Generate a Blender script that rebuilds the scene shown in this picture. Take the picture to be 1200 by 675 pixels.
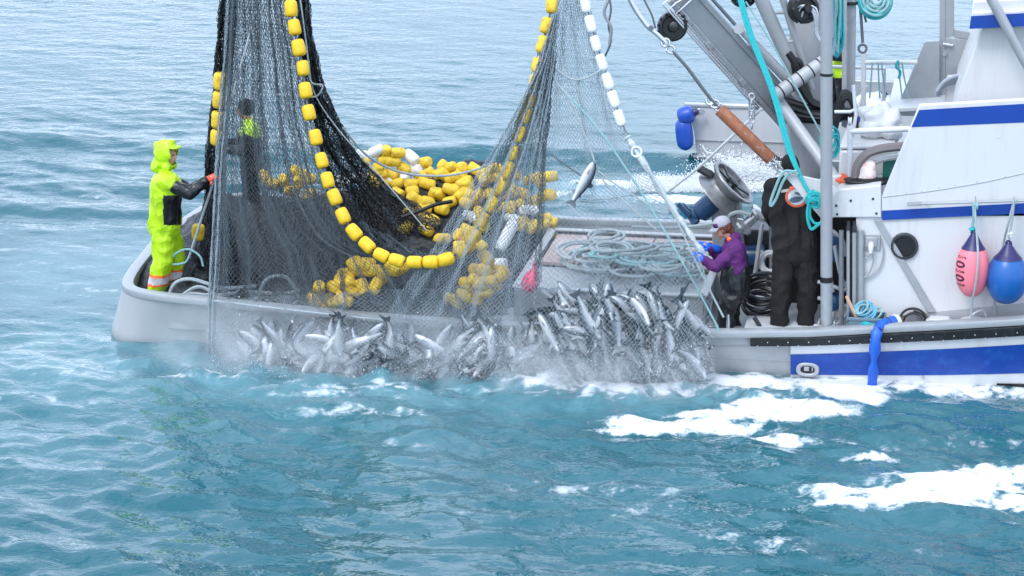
import bpy, bmesh, math, random
import numpy as np
from mathutils import Vector, Matrix, noise
from mathutils.bvhtree import BVHTree

random.seed(7); np.random.seed(7)
for o in list(bpy.data.objects): bpy.data.objects.remove(o, do_unlink=True)
scene = bpy.context.scene
COL = scene.collection

# ------------------------------------------------------------------ camera
YAW, PITCH, FPX, DIST = math.radians(10), math.radians(16), 3333.333, 31.7
FW = np.array([-math.sin(YAW)*math.cos(PITCH), math.cos(YAW)*math.cos(PITCH), -math.sin(PITCH)])
RT = np.array([math.cos(YAW), math.sin(YAW), 0.0])
UP = np.cross(RT, FW)
CAM = np.array([0, 0, .45]) - (DIST*FW - (383-337.5)/FPX*DIST*UP)
cd = bpy.data.cameras.new('camera'); cam = bpy.data.objects.new('camera', cd); COL.objects.link(cam)
cd.sensor_width = 36; cd.lens = 100; cd.clip_end = 6000; cd.clip_start = .5
R = Matrix((RT, UP, -FW)).transposed()
cam.matrix_world = Matrix.Translation(Vector(CAM)) @ R.to_4x4()
scene.camera = cam

# ------------------------------------------------------------------ light
SUN_EL, SUN_AZ = math.radians(52), math.radians(205)     # azimuth: clockwise from +Y
w = bpy.data.worlds.new('World'); scene.world = w; w.use_nodes = True
nt = w.node_tree; nt.nodes.clear()
sky = nt.nodes.new('ShaderNodeTexSky'); sky.sky_type = 'NISHITA'; sky.sun_disc = False
sky.sun_elevation = SUN_EL; sky.sun_rotation = SUN_AZ; sky.air_density = 1.0; sky.dust_density = 2.5; sky.ozone_density = 1.5
hs = nt.nodes.new('ShaderNodeHueSaturation'); hs.inputs['Saturation'].default_value = .32
ov = nt.nodes.new('ShaderNodeMix'); ov.data_type = 'RGBA'; ov.inputs[0].default_value = .72
wtc = nt.nodes.new('ShaderNodeTexCoord'); wmp = nt.nodes.new('ShaderNodeMapping'); wmp.inputs['Scale'].default_value = (1, 1, 2.2)
cl_ = nt.nodes.new('ShaderNodeTexNoise'); cl_.inputs['Scale'].default_value = 3.2; cl_.inputs['Detail'].default_value = 3
crp = nt.nodes.new('ShaderNodeMix'); crp.data_type = 'RGBA'; crp.inputs[6].default_value = (4.9, 6.6, 9.3, 1); crp.inputs[7].default_value = (11.0, 12.5, 15.1, 1)    # soft cloud cells
cmr = nt.nodes.new('ShaderNodeMapRange'); cmr.inputs[1].default_value = .36; cmr.inputs[2].default_value = .64
nt.links.new(wtc.outputs['Generated'], wmp.inputs[0]); nt.links.new(wmp.outputs[0], cl_.inputs['Vector']); nt.links.new(cl_.outputs[0], cmr.inputs[0]); nt.links.new(cmr.outputs[0], crp.inputs[0]); nt.links.new(crp.outputs[2], ov.inputs[7])
bg = nt.nodes.new('ShaderNodeBackground'); bg.inputs[1].default_value = .14
wo = nt.nodes.new('ShaderNodeOutputWorld')
nt.links.new(sky.outputs[0], hs.inputs['Color']); nt.links.new(hs.outputs[0], ov.inputs[6])
nt.links.new(ov.outputs[2], bg.inputs[0]); nt.links.new(bg.outputs[0], wo.inputs[0])
sd = bpy.data.lights.new('sun', 'SUN'); sun = bpy.data.objects.new('sun', sd); COL.objects.link(sun)
sd.energy = 1.2; sd.angle = math.radians(18); sd.color = (1, .975, .94)
sdir = Vector((math.sin(SUN_AZ)*math.cos(SUN_EL), math.cos(SUN_AZ)*math.cos(SUN_EL), math.sin(SUN_EL)))
sun.rotation_euler = sdir.to_track_quat('Z', 'Y').to_euler()
vs = scene.view_settings; vs.view_transform = 'Standard'; vs.look = 'None'; vs.exposure = .62; vs.gamma = 1
scene.cycles.volume_step_rate = 3.0; scene.cycles.volume_bounces = 2
scene.cycles.transparent_max_bounces = 32

# ------------------------------------------------------------------ helpers
def PXA(px, py, y):
    """pixels of the photograph and a distance across the boat -> points"""
    px = np.asarray(px, float); py = np.asarray(py, float); y = np.asarray(y, float)
    d = FW + ((px-600)/FPX)[..., None]*RT - ((py-337.5)/FPX)[..., None]*UP
    t = (y-CAM[1])/d[..., 1]
    return CAM + t[..., None]*d
def P(px, py, y): return Vector(PXA(px, py, y))
def PZ(px, py, z):
    d = FW + (px-600)/FPX*RT - (py-337.5)/FPX*UP
    return Vector(CAM + (z-CAM[2])/d[2]*d)
def PXL(pts, y):
    """list of (px,py[,y])"""
    return [P(p[0], p[1], p[2] if len(p) > 2 else y) for p in pts]
def tocam(p, d): return Vector(p) + (Vector(CAM)-Vector(p)).normalized()*d

def lin(r, g, b):
    f = lambda c: (c/255)/12.92 if c <= 10 else ((c/255+.055)/1.055)**2.4
    return (f(r), f(g), f(b))
MATS = {}
def mat(name, col, rough=.5, metal=0., var=.12, vs=4., bump=0., bs=60., dirt=None, ds=2.5, damt=.5, spec=.5, coat=0., stretch=None):
    if name in MATS: return MATS[name]
    m = bpy.data.materials.new(name); m.use_nodes = True; n = m.node_tree.nodes; l = m.node_tree.links
    b = n['Principled BSDF']; b.inputs['Roughness'].default_value = rough; b.inputs['Metallic'].default_value = metal
    b.inputs['Specular IOR Level'].default_value = spec; b.inputs['Coat Weight'].default_value = coat
    tc = n.new('ShaderNodeTexCoord'); src = tc.outputs['Object']
    if stretch:
        mp = n.new('ShaderNodeMapping'); mp.inputs['Scale'].default_value = stretch
        l.new(src, mp.inputs[0]); src = mp.outputs[0]
    nz = n.new('ShaderNodeTexNoise'); nz.inputs['Scale'].default_value = vs; nz.inputs['Detail'].default_value = 3
    l.new(src, nz.inputs['Vector'])
    mx = n.new('ShaderNodeMix'); mx.data_type = 'RGBA'
    mx.inputs[6].default_value = (*[c*(1-var) for c in col], 1); mx.inputs[7].default_value = (*[min(1, c*(1+var)) for c in col], 1)
    l.new(nz.outputs[0], mx.inputs[0]); out = mx.outputs[2]
    if dirt:
        n2 = n.new('ShaderNodeTexNoise'); n2.inputs['Scale'].default_value = ds; n2.inputs['Detail'].default_value = 5; n2.inputs['Roughness'].default_value = .65
        l.new(src, n2.inputs['Vector'])
        mr = n.new('ShaderNodeMapRange'); mr.inputs[1].default_value = .5; mr.inputs[2].default_value = .72; mr.inputs[4].default_value = damt
        l.new(n2.outputs[0], mr.inputs[0])
        m2 = n.new('ShaderNodeMix'); m2.data_type = 'RGBA'; m2.inputs[7].default_value = (*dirt, 1)
        l.new(mr.outputs[0], m2.inputs[0]); l.new(out, m2.inputs[6]); out = m2.outputs[2]
    l.new(out, b.inputs['Base Color'])
    rr = n.new('ShaderNodeMapRange'); rr.inputs[3].default_value = max(.03, rough-.12); rr.inputs[4].default_value = min(1, rough+.12)
    l.new(nz.outputs[0], rr.inputs[0]); l.new(rr.outputs[0], b.inputs['Roughness'])
    if bump:
        n3 = n.new('ShaderNodeTexNoise'); n3.inputs['Scale'].default_value = bs; n3.inputs['Detail'].default_value = 2
        l.new(src, n3.inputs['Vector'])
        bp = n.new('ShaderNodeBump'); bp.inputs['Strength'].default_value = bump; bp.inputs['Distance'].default_value = .02
        l.new(n3.outputs[0], bp.inputs['Height']); l.new(bp.outputs[0], b.inputs['Normal'])
    MATS[name] = m; return m

def tag(o, label=None, cat=None, group=None, kind=None):
    if label: o['label'] = label
    if cat: o['category'] = cat
    if group: o['group'] = group
    if kind: o['kind'] = kind
    return o
def thing(name, loc, label, cat, group=None):
    o = bpy.data.objects.new(name, None); COL.objects.link(o); o.location = loc
    o.empty_display_size = .2
    return tag(o, label, cat, group)
def base_of(o):
    v = Vector((0, 0, 0))
    while o is not None: 
        if o.type == 'EMPTY': v = v + o.location
        o = o.parent
    return v
def link(name, me, mats, parent=None, M=None):
    o = bpy.data.objects.new(name, me); COL.objects.link(o)
    if mats is not None and len(me.materials) == 0:
        for m in (mats if isinstance(mats, (list, tuple)) else [mats]): me.materials.append(m)
    if parent is not None:
        o.parent = parent
        o.matrix_parent_inverse = (Matrix.Translation(parent.location) if parent.type == 'EMPTY' else Matrix(parent['_mw']) if '_mw' in parent else Matrix.Identity(4)).inverted()
    if M is not None: o.matrix_basis = M
    return o

class MB:
    def __init__(s): s.v = []; s.f = []; s.m = []
    def add(s, v, f, mi=0):
        k = len(s.v); s.v += [tuple(p) for p in v]; s.f += [tuple(i+k for i in q) for q in f]; s.m += [mi]*len(f); return s
    def box(s, c, d, R=None, mi=0):
        c = Vector(c); R = R or Matrix.Identity(3)
        v = [c + R @ Vector((sx*d[0]/2, sy*d[1]/2, sz*d[2]/2)) for sx in (-1, 1) for sy in (-1, 1) for sz in (-1, 1)]
        return s.add(v, [(0, 1, 3, 2), (4, 6, 7, 5), (0, 4, 5, 1), (2, 3, 7, 6), (0, 2, 6, 4), (1, 5, 7, 3)], mi)
    def beam(s, a, b, wd, h, upv=(0, 0, 1), mi=0):
        a = Vector(a); b = Vector(b); d = (b-a); L = d.length; d.normalize()
        sx = d.cross(Vector(upv)); sx.normalize(); uz = sx.cross(d)
        return s.box((a+b)/2, (L, wd, h), Matrix((d, sx, uz)).transposed(), mi)
    def slab(s, poly, ext, mi=0):
        n = len(poly); e = Vector(ext); v = [Vector(p) for p in poly] + [Vector(p)+e for p in poly]
        f = [tuple(range(n)), tuple(range(2*n-1, n-1, -1))] + [(i, i+n, (i+1) % n+n, (i+1) % n) for i in range(n)]
        return s.add(v, f, mi)
    def tube(s, pts, r, n=8, closed=False, mi=0):
        pts = [Vector(p) for p in pts]; N = len(pts)
        rs = r if isinstance(r, (list, tuple)) else [r]*N
        t0 = (pts[1]-pts[0]).normalized(); a = t0.orthogonal().normalized()
        v = []
        for i, p in enumerate(pts):
            if closed: t = (pts[(i+1) % N]-pts[i-1])
            else: t = pts[min(i+1, N-1)]-pts[max(i-1, 0)]
            if t.length < 1e-9: t = t0.copy()
            t.normalize(); a = a - t*a.dot(t)
            if a.length < 1e-6: a = t.orthogonal()
            a.normalize(); b = t.cross(a)
            v += [p + (a*math.cos(2*math.pi*k/n) + b*math.sin(2*math.pi*k/n))*rs[i] for k in range(n)]
        f = []
        for i in range(N if closed else N-1):
            j = (i+1) % N
            f += [(i*n+k, i*n+(k+1) % n, j*n+(k+1) % n, j*n+k) for k in range(n)]
        if not closed: f += [tuple(range(n-1, -1, -1)), tuple(range((N-1)*n, N*n))]
        return s.add(v, f, mi)
    def lathe(s, prof, o, ax=(0, 0, 1), n=24, mi=0, cap=True):
        o = Vector(o); ax = Vector(ax).normalized(); a = ax.orthogonal().normalized(); b = ax.cross(a)
        v = []; N = len(prof)
        for r, h in prof: v += [o+ax*h+(a*math.cos(2*math.pi*k/n)+b*math.sin(2*math.pi*k/n))*r for k in range(n)]
        f = []
        for i in range(N-1): f += [(i*n+k, i*n+(k+1) % n, (i+1)*n+(k+1) % n, (i+1)*n+k) for k in range(n)]
        if cap: f += [tuple(range(n-1, -1, -1)), tuple(range((N-1)*n, N*n))]
        return s.add(v, f, mi)
    def ell(s, c, r, R=None, n=14, m=9, mi=0):
        R = R or Matrix.Identity(3); c = Vector(c); v = [c+R@Vector((0, 0, -r[2]))]
        for i in range(1, m):
            t = math.pi*i/m
            v += [c+R@Vector((r[0]*math.sin(t)*math.cos(2*math.pi*k/n), r[1]*math.sin(t)*math.sin(2*math.pi*k/n), -r[2]*math.cos(t))) for k in range(n)]
        v.append(c+R@Vector((0, 0, r[2]))); L = len(v)-1
        f = [(0, 1+(k+1) % n, 1+k) for k in range(n)]
        for i in range(m-2): f += [(1+i*n+k, 1+i*n+(k+1) % n, 1+(i+1)*n+(k+1) % n, 1+(i+1)*n+k) for k in range(n)]
        f += [(1+(m-2)*n+k, 1+(m-2)*n+(k+1) % n, L) for k in range(n)]
        return s.add(v, f, mi)
    def cap(s, a, ra, b, rb, n=14):
        """tapered capsule"""
        a = Vector(a); b = Vector(b); d = b-a; L = max(d.length, 1e-4)
        pr = [(ra*math.cos(t), -ra*math.sin(t)) for t in (1.45, 1.1, .75, .4)] + [(ra, 0), (rb, L)] + [(rb*math.cos(t), L+rb*math.sin(t)) for t in (.4, .75, 1.1, 1.45)]
        return s.lathe(pr, a, d if d.length > 1e-4 else (0, 0, 1), n)
    def mesh(s, name, ang=40):
        me = bpy.data.meshes.new(name); me.from_pydata([tuple(p) for p in s.v], [], s.f)
        bm = bmesh.new(); bm.from_mesh(me); bmesh.ops.recalc_face_normals(bm, faces=bm.faces); bm.to_mesh(me); bm.free()
        if len(s.m) == len(me.polygons) and any(s.m): me.polygons.foreach_set('material_index', s.m)
        if ang:
            me.polygons.foreach_set('use_smooth', [True]*len(me.polygons)); me.set_sharp_from_angle(angle=math.radians(ang))
        me.update(); return me
    def build(s, name, mats, parent=None, bevel=0, ang=40, seg=2):
        o = link(name, s.mesh(name, ang), mats, parent)
        if bevel:
            b = o.modifiers.new('bevel', 'BEVEL'); b.width = bevel; b.segments = seg; b.limit_method = 'ANGLE'; b.angle_limit = math.radians(40)
        return o

def smooth_path(pts, k=6, closed=False):
    pts = [Vector(p) for p in pts]; N = len(pts); out = []
    rng = range(N if closed else N-1)
    for i in rng:
        g = (lambda j: pts[j % N]) if closed else (lambda j: pts[max(0, min(N-1, j))])
        p0, p1, p2, p3 = g(i-1), g(i), g(i+1), g(i+2)
        for q in range(k):
            t = q/k
            out.append(.5*((2*p1)+(p2-p0)*t+(2*p0-5*p1+4*p2-p3)*t*t+(3*p1-p0-3*p2+p3)*t**3))
    if not closed: out.append(pts[-1])
    return out
def rope(name, pts, r, m, parent=None, n=6, k=6, closed=False):
    return MB().tube(smooth_path(pts, k, closed), r, n, closed).build(name, m, parent)
def coil_pts(c, r, turns, drop=.0, n=16, ax=None, wob=.05, squash=1.):
    c = Vector(c); out = []
    ph = random.random()*6
    M = Matrix.Identity(3) if ax is None else Vector(ax).to_track_quat('Z', 'Y').to_matrix()
    for i in range(int(turns*n)+1):
        a = 2*math.pi*i/n+ph; rr = r*(1+wob*math.sin(i*.37+ph)+wob*math.sin(i*.11+2*ph))
        out.append(c+M@Vector((rr*math.cos(a), rr*math.sin(a)*squash, drop*i/n+random.uniform(-.004, .004))))
    return out

# ------------------------------------------------------------------ materials
ALU = mat('brushed_aluminium', (.36, .38, .40), .42, .35, .12, 9, .08, 90, dirt=(.33, .34, .36), damt=.45)
ALU_D = mat('weathered_aluminium', (.36, .38, .40), .5, .3, .15, 7, .1, 70, dirt=(.2, .21, .22), damt=.5)
HULLG = mat('hull_grey', (.39, .40, .415), .45, .12, .06, 3, .05, 40, dirt=(.28, .30, .31), damt=.65, ds=1.8, stretch=(1.6, 1.6, .3))
WHITE = mat('white_paint', (.60, .605, .615), .35, 0, .025, 2, .02, 30, dirt=(.37, .37, .36), damt=.45, ds=2.0, stretch=(2.2, 2.2, .28))
BLUE = mat('blue_paint', (.004, .048, .30), .32, 0, .1, 3, .02, 40)
BLUEW = mat('blue_paint_scuffed', (.004, .048, .30), .36, 0, .1, 3, .02, 40, dirt=(.02, .16, .48), damt=.35, ds=9)
RUBBER = mat('black_rubber', (.007, .008, .010), .6, 0, .25, 10, .1, 60, dirt=(.06, .065, .07), damt=.5, ds=12)
BLACKP = mat('black_plastic', (.005, .006, .007), .45, 0, .2, 10, .05, 50)
DARKM = mat('dark_metal', (.05, .055, .06), .45, .5, .2, 10, .1, 60)
STEEL = mat('stainless_steel', (.55, .56, .58), .28, .85, .12, 20, .05, 80)
RUST = mat('rusty_brown_pipe', (.30, .105, .05), .6, .1, .25, 12, .15, 60, dirt=(.42, .27, .2), damt=.8, ds=16, stretch=(1, 1, 1))
DECK = mat('wet_grey_deck', (.25, .275, .30), .3, .1, .2, 3, .1, 50, dirt=(.2, .22, .24), damt=.6, ds=2)
DECKW = mat('white_deck', (.50, .525, .55), .4, 0, .1, 4, .1, 60, dirt=(.42, .43, .44), damt=.6, ds=3)
REDD = mat('red_stained_hatch', (.33, .25, .235), .5, 0, .25, 5, .1, 40, dirt=(.42, .42, .43), damt=.9, ds=1.4)
TEAL = mat('teal_rope', (.02, .42, .44), .7, 0, .25, 40, .6, 160)
TEALP = mat('pale_teal_rope', (.25, .46, .47), .75, 0, .25, 40, .6, 160)
GREYR = mat('grey_rope', (.36, .42, .44), .8, 0, .2, 40, .6, 160)
WHITER = mat('white_rope', (.68, .72, .73), .8, 0, .15, 40, .6, 160)
DARKR = mat('dark_wire_rope', (.12, .14, .16), .55, .3, .2, 40, .5, 160)
YELF = mat('yellow_float_foam', (.76, .49, .010), .55, 0, .13, 6, .25, 70, dirt=(.50, .28, .015), damt=.6, ds=9)
YELW = mat('worn_yellow_float_foam', (.78, .53, .035), .6, 0, .18, 6, .4, 60, dirt=(.36, .22, .03), damt=.85, ds=10)
WHIF = mat('white_float_foam', (.76, .77, .77), .5, 0, .08, 6, .25, 70, dirt=(.5, .52, .52), damt=.5, ds=7)
PLW = mat('white_plastic', (.54, .55, .56), .35, 0, .04, 4, .02, 30)
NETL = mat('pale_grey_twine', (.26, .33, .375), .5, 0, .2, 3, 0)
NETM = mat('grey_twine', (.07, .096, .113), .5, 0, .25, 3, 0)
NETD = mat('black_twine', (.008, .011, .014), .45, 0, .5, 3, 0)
HEAPM = mat('wet_black_net', (.009, .012, .015), .5, 0, .6, 25, 1.0, 45, dirt=(.10, .12, .13), damt=.8, ds=26)

# ------------------------------------------------------------------ water
YC = 2.42
def bump1(x, c, s): return np.exp(-((x-c)/s)**2)
def build_water():
    def axis(lo, hi, step, far, g=1.28):
        a = list(np.arange(lo, hi, step)); s = step; x = a[-1]
        while x < far: s *= g; x += s; a.append(x)
        s = step; x = lo; pre = []
        while x > -far: s *= g; x -= s; pre.append(x)
        return np.array(pre[::-1]+a)
    xs = axis(-13., 9.5, .055, 3000); ys = axis(-9., 26., .055, 3000)
    X, Y = np.meshgrid(xs, ys); H = np.zeros_like(X)
    rs = np.random.RandomState(11)
    near = np.exp(-np.clip(np.hypot((X+1)/16, (Y-8)/22)-1, 0, None)**2*3)
    # wind ripples (fine, everywhere) and a longer lazy chop (nearer the boat)
    rip = np.zeros_like(X); chop = np.zeros_like(X)
    for i in range(60):
        lam = .2*(5.**rs.rand()); th = rs.normal(math.radians(75), .6); k = 2*math.pi/lam
        rip += 0.0040*lam**.9*np.sin(k*(X*math.cos(th)+Y*math.sin(th))+rs.rand()*6.28+1.1*np.sin(.9*X+.7*Y+i)+.7*np.sin(.31*Y-.5*X+2*i))
    for i in range(34):
        lam = 1.0*(4.5**rs.rand()); th = rs.normal(math.radians(80), .8); k = 2*math.pi/lam
        chop += .0052*lam**.75*np.sin(k*(X*math.cos(th)+Y*math.sin(th))+rs.rand()*6.28+.9*np.sin(.6*X+.4*Y+i))
    pat = np.sin(.45*X+.8+.3*np.sin(.5*Y))*np.sin(.38*Y+1.1+.2*X)+.5*np.sin(.9*X-.3*Y+2)*np.sin(.6*Y+.4*X)
    calm = .5+.5*np.tanh(1.6*pat+.5)                       # slicks between ruffled patches
    fore = 1/(1+np.exp((Y+.2)*2)); band = bump1(Y, 7.6, 2.6)
    H += rip*(.50+1.0*band+1.1*fore)*(.35+.65*calm)*(1-.3/(1+np.exp((13-Y)*.8)))
    ruf = np.clip((.45+.55*calm)*(.75+.35*band+.35/(1+np.exp((11-Y)))+.15*fore), 0, 1.5)
    H += chop*(.08+.28*band+.38*fore)
    # wake swell running past the stern, and the skiff's wake
    sw = Y-10.1-.04*X+.35*np.sin(.5*X+1)*np.sin(.23*X)+.12*np.sin(1.7*X+.6*Y)
    H += (.10+.03*np.sin(.6*X+2)+.03*np.sin(1.9*X))*(1-.35/(1+np.exp((X+5)*1.5)))*np.exp(-(sw/1.0)**2)*np.sin((sw+.2*np.sin(.35*X))*2*math.pi/2.6+1.4)
    H += .035*np.exp(-((Y-6.0)/1.4)**2)*np.sin((Y-5.6-.12*X+.4*np.sin(.7*X))*2*math.pi/1.3)/(1+np.exp((X+4.5)*3))
    H += .012*fore*np.sin((Y+.25*X)*2*math.pi/2.6+.7*np.sin(X*.8)+.5)
    # boil next to the net and hull
    turb = bump1(Y, -.55, .6)*np.clip((X+5.)/1.2, 0, 1)*np.clip((4.5-X)/2, 0, 1)
    tt = np.zeros_like(X)
    for i in range(26):
        lam = rs.uniform(.22, .8); th = rs.rand()*6.28; k = 2*math.pi/lam
        tt += lam*.018*np.sin(k*(X*math.cos(th)+Y*math.sin(th))+rs.rand()*6.28)
    H += tt*turb
    H *= near
    # foam field
    foam = np.zeros_like(X); aer = np.zeros_like(X)
    def patch(px, py, wx, wy, s=1., rot=0., arr=None):
        c = PZ(px, py, 0); dx = X-c.x; dy = Y-c.y
        rx = wx/105.; ry = wy/30.; ca, sa = math.cos(rot), math.sin(rot)
        u = (dx*ca+dy*sa)/rx; v = (-dx*sa+dy*ca)/ry
        a = foam if arr is None else arr
        np.maximum(a, s*np.exp(-(u*u+v*v)**1.3), out=a)
    for q in [(985, 458, 70, 16, 1.1), (920, 480, 90, 14, 1.1), (800, 497, 120, 9, 1.0), (745, 503, 70, 6, .9), (912, 514, 40, 7, .9), (1020, 535, 50, 7, .72), (860, 488, 90, 9, 1.),
              (1060, 582, 120, 12, 1.05), (1120, 568, 90, 18, 1.05), (1170, 553, 80, 14, .95), (1190, 590, 40, 8, .9), (1010, 590, 70, 7, .95), (1000, 450, 90, 14, 1.), (1120, 455, 130, 12, .9), (1240, 455, 90, 12, .9),
              (880, 446, 110, 12, .9), (700, 451, 170, 12, .8), (440, 455, 230, 12, .6), (270, 438, 60, 12, .6), (180, 405, 60, 5, .6), (640, 462, 150, 8, .6), (380, 462, 170, 8, .55), (840, 455, 120, 10, .66),
              (1000, 520, 140, 8, .52), (1150, 520, 100, 12, .5), (700, 575, 150, 12, .55), (750, 600, 60, 12, .6), (900, 640, 120, 14, .58), (430, 485, 140, 10, .55), (470, 520, 90, 8, .45), (80, 440, 160, 9, .5), (60, 470, 140, 8, .5), (180, 425, 90, 7, .5), (110, 340, 110, 8, .48), (60, 310, 110, 6, .5),
              (200, 440, 50, 6, .6), (540, 600, 130, 14, .42), (340, 500, 90, 7, .42), (70, 520, 130, 10, .38), (1100, 640, 120, 14, .42),
              (790, 232, 90, 10, .95), (850, 212, 70, 16, 1.15), (880, 200, 50, 12, 1.1), (720, 214, 90, 10, .8), (930, 215, 60, 12, 1.0), (660, 226, 90, 9, .62), (600, 236, 90, 8, .55), (110, 228, 40, 5, .55), (215, 265, 60, 7, .5)]:
        patch(*q)
    for q in [(430, 452, 330, 34, 1.), (760, 452, 260, 34, 1.), (400, 500, 260, 50, .4), (1000, 470, 240, 40, .4), (140, 420, 190, 60, .8), (100, 320, 140, 60, .6), (760, 220, 220, 20, 1.), (820, 580, 300, 50, .2), (1050, 560, 200, 50, .35), (520, 560, 260, 60, .15), (90, 500, 190, 60, .35)]:
        patch(*q, arr=aer)
    H += np.clip(foam-.55, 0, 1)*.05
    nx, ny = len(xs), len(ys)
    co = np.stack([X, Y, H], -1).reshape(-1, 3)
    ii = np.arange(nx*ny).reshape(ny, nx)
    q = np.stack([ii[:-1, :-1], ii[:-1, 1:], ii[1:, 1:], ii[1:, :-1]], -1).reshape(-1, 4)
    me = bpy.data.meshes.new('water'); me.vertices.add(len(co)); me.vertices.foreach_set('co', co.astype(np.float32).ravel())
    me.loops.add(q.size); me.loops.foreach_set('vertex_index', q.ravel().astype(np.int32))
    me.polygons.add(len(q)); me.polygons.foreach_set('loop_start', np.arange(0, q.size, 4, dtype=np.int32))
    me.polygons.foreach_set('use_smooth', np.ones(len(q), bool)); me.update(calc_edges=True)
    for nm, a in (('foam', foam), ('aer', aer), ('ruf', ruf)):
        at = me.attributes.new(nm, 'FLOAT', 'POINT'); at.data.foreach_set('value', a.astype(np.float32).ravel())
    m = bpy.data.materials.new('sea_water'); m.use_nodes = True; n = m.node_tree.nodes; l = m.node_tree.links
    b = n['Principled BSDF']; b.inputs['IOR'].default_value = 1.45
    tc = n.new('ShaderNodeTexCoord')
    def noise_n(scale, detail, rough=.5, st=None, dist=0):
        mp = n.new('ShaderNodeMapping'); mp.inputs['Scale'].default_value = st or (1, 1, 1); l.new(tc.outputs['Object'], mp.inputs[0])
        z = n.new('ShaderNodeTexNoise'); z.inputs['Scale'].default_value = scale; z.inputs['Detail'].default_value = detail; z.inputs['Roughness'].default_value = rough
        z.inputs['Distortion'].default_value = dist
        l.new(mp.outputs[0], z.inputs['Vector']); return z.outputs[0]
    def math_n(op, a, c, clamp=False):
        z = n.new('ShaderNodeMath'); z.operation = op; z.use_clamp = clamp
        for i, q in enumerate((a, c)):
            if isinstance(q, (int, float)): z.inputs[i].default_value = q
            else: l.new(q, z.inputs[i])
        return z.outputs[0]
    fa = n.new('ShaderNodeAttribute'); fa.attribute_name = 'foam'; aa = n.new('ShaderNodeAttribute'); aa.attribute_name = 'aer'
    # lacy foam: the field eaten away by ridged noise
    nA = noise_n(5.5, 5, .62, (1, .8, 1), .6); nB = noise_n(1.6, 3, .6, (1, .7, 1), 1.2)
    nC = n.new('ShaderNodeTexVoronoi'); nC.feature = 'SMOOTH_F1'; nC.inputs['Scale'].default_value = 8; l.new(tc.outputs['Object'], nC.inputs['Vector'])
    nn = math_n('ADD', math_n('MULTIPLY', nA, .85), math_n('MULTIPLY', nB, .75))
    nn = math_n('ADD', nn, math_n('MULTIPLY', nC.outputs['Distance'], -.3)); nn = math_n('ADD', nn, math_n('MULTIPLY', noise_n(26, 2, .6), .22))
    f = math_n('ADD', fa.outputs['Fac'], math_n('MULTIPLY', math_n('SUBTRACT', nn, .80), 1.35))
    fr = n.new('ShaderNodeMapRange'); fr.interpolation_type = 'SMOOTHSTEP'; fr.inputs[1].default_value = .46; fr.inputs[2].default_value = .88
    l.new(f, fr.inputs[0]); fl = n.new('ShaderNodeMapRange'); fl.interpolation_type = 'SMOOTHSTEP'; fl.inputs[1].default_value = .2; fl.inputs[2].default_value = .72; l.new(fa.outputs['Fac'], fl.inputs[0]); foamf = math_n('MULTIPLY', fr.outputs[0], fl.outputs[0])
    g = math_n('MULTIPLY', aa.outputs['Fac'], math_n('MULTIPLY', nB, 1.4), True)
    m1 = n.new('ShaderNodeMix'); m1.data_type = 'RGBA'; m1.inputs[6].default_value = (.004, .082, .106, 1); m1.inputs[7].default_value = (.12, .26, .30, 1)
    l.new(g, m1.inputs[0])
    m2 = n.new('ShaderNodeMix'); m2.data_type = 'RGBA'; m2.inputs[7].default_value = (.72, .74, .765, 1)
    l.new(foamf, m2.inputs[0]); l.new(m1.outputs[2], m2.inputs[6]); l.new(m2.outputs[2], b.inputs['Base Color'])
    r = n.new('ShaderNodeMapRange'); r.inputs[3].default_value = .035; r.inputs[4].default_value = .75; l.new(foamf, r.inputs[0]); l.new(r.outputs[0], b.inputs['Roughness'])
    # ripples too fine for the mesh
    h1 = noise_n(7.5, 2, .55, (.8, 1.15, 1), .5); h2 = noise_n(28, 0, .5, (.7, 1.1, 1), .3)
    hh = math_n('ADD', math_n('MULTIPLY', h1, .020), math_n('MULTIPLY', h2, .003))
    ra = n.new('ShaderNodeAttribute'); ra.attribute_name = 'ruf'; hh = math_n('MULTIPLY', hh, ra.outputs['Fac'])
    bp = n.new('ShaderNodeBump'); bp.inputs['Strength'].default_value = .85; bp.inputs['Distance'].default_value = 1.0
    l.new(hh, bp.inputs['Height']); l.new(bp.outputs[0], b.inputs['Normal'])
    me.materials.append(m)
    o = bpy.data.objects.new('water', me); COL.objects.link(o); o['kind'] = 'structure'
build_water()

# ------------------------------------------------------------------ the seiner's hull
BOAT = thing('fishing_boat', (3, YC, 0), 'white and blue aluminium purse seiner with a grey stern and raked white house', 'fishing boat')
OT = [(-4.84, 0), (-4.79, .6), (-4.71, 1.5), (-4.60, 2.08), (-4.38, 2.32), (-4.0, 2.40), (-3.4, 2.42), (-1.6, 2.42), (0, 2.42), (2.2, 2.42), (3.3, 2.42), (4.2, 2.42), (5, 2.415), (6.6, 2.32), (8.2, 1.95), (9.6, 1.3), (10.7, .5), (11.1, 0)]
def zg(x): return float(np.interp(x, [-5.1, -4.3, -3.5, -1.6, 0, 2.2, 3.3, 4.2, 5.6, 8, 11.2], [.62, .60, .57, .48, .45, .49, .56, .66, .81, 1.12, 1.65]))
top_near = smooth_path([Vector((x, YC-o, 0)) for x, o in OT], 5)
_tx = [p.x for p in top_near]; _to = [YC-p.y for p in top_near]
def half(x): return float(np.interp(x, _tx, _to))
loop = [p.copy() for p in reversed(top_near)] + [Vector((p.x, 2*YC-p.y, 0)) for p in top_near[1:-1]]
for p in loop: p.z = zg(p.x)
NL = len(loop)
def nrm(i):
    t = loop[(i+1) % NL]-loop[i-1]; t.z = 0; n = Vector((t.y, -t.x, 0)); n.normalize()
    c = Vector((3, YC, 0))-loop[i]; c.z = 0
    return n if n.dot(c) < 0 else -n            # outward
NR = [nrm(i) for i in range(NL)]
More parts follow.
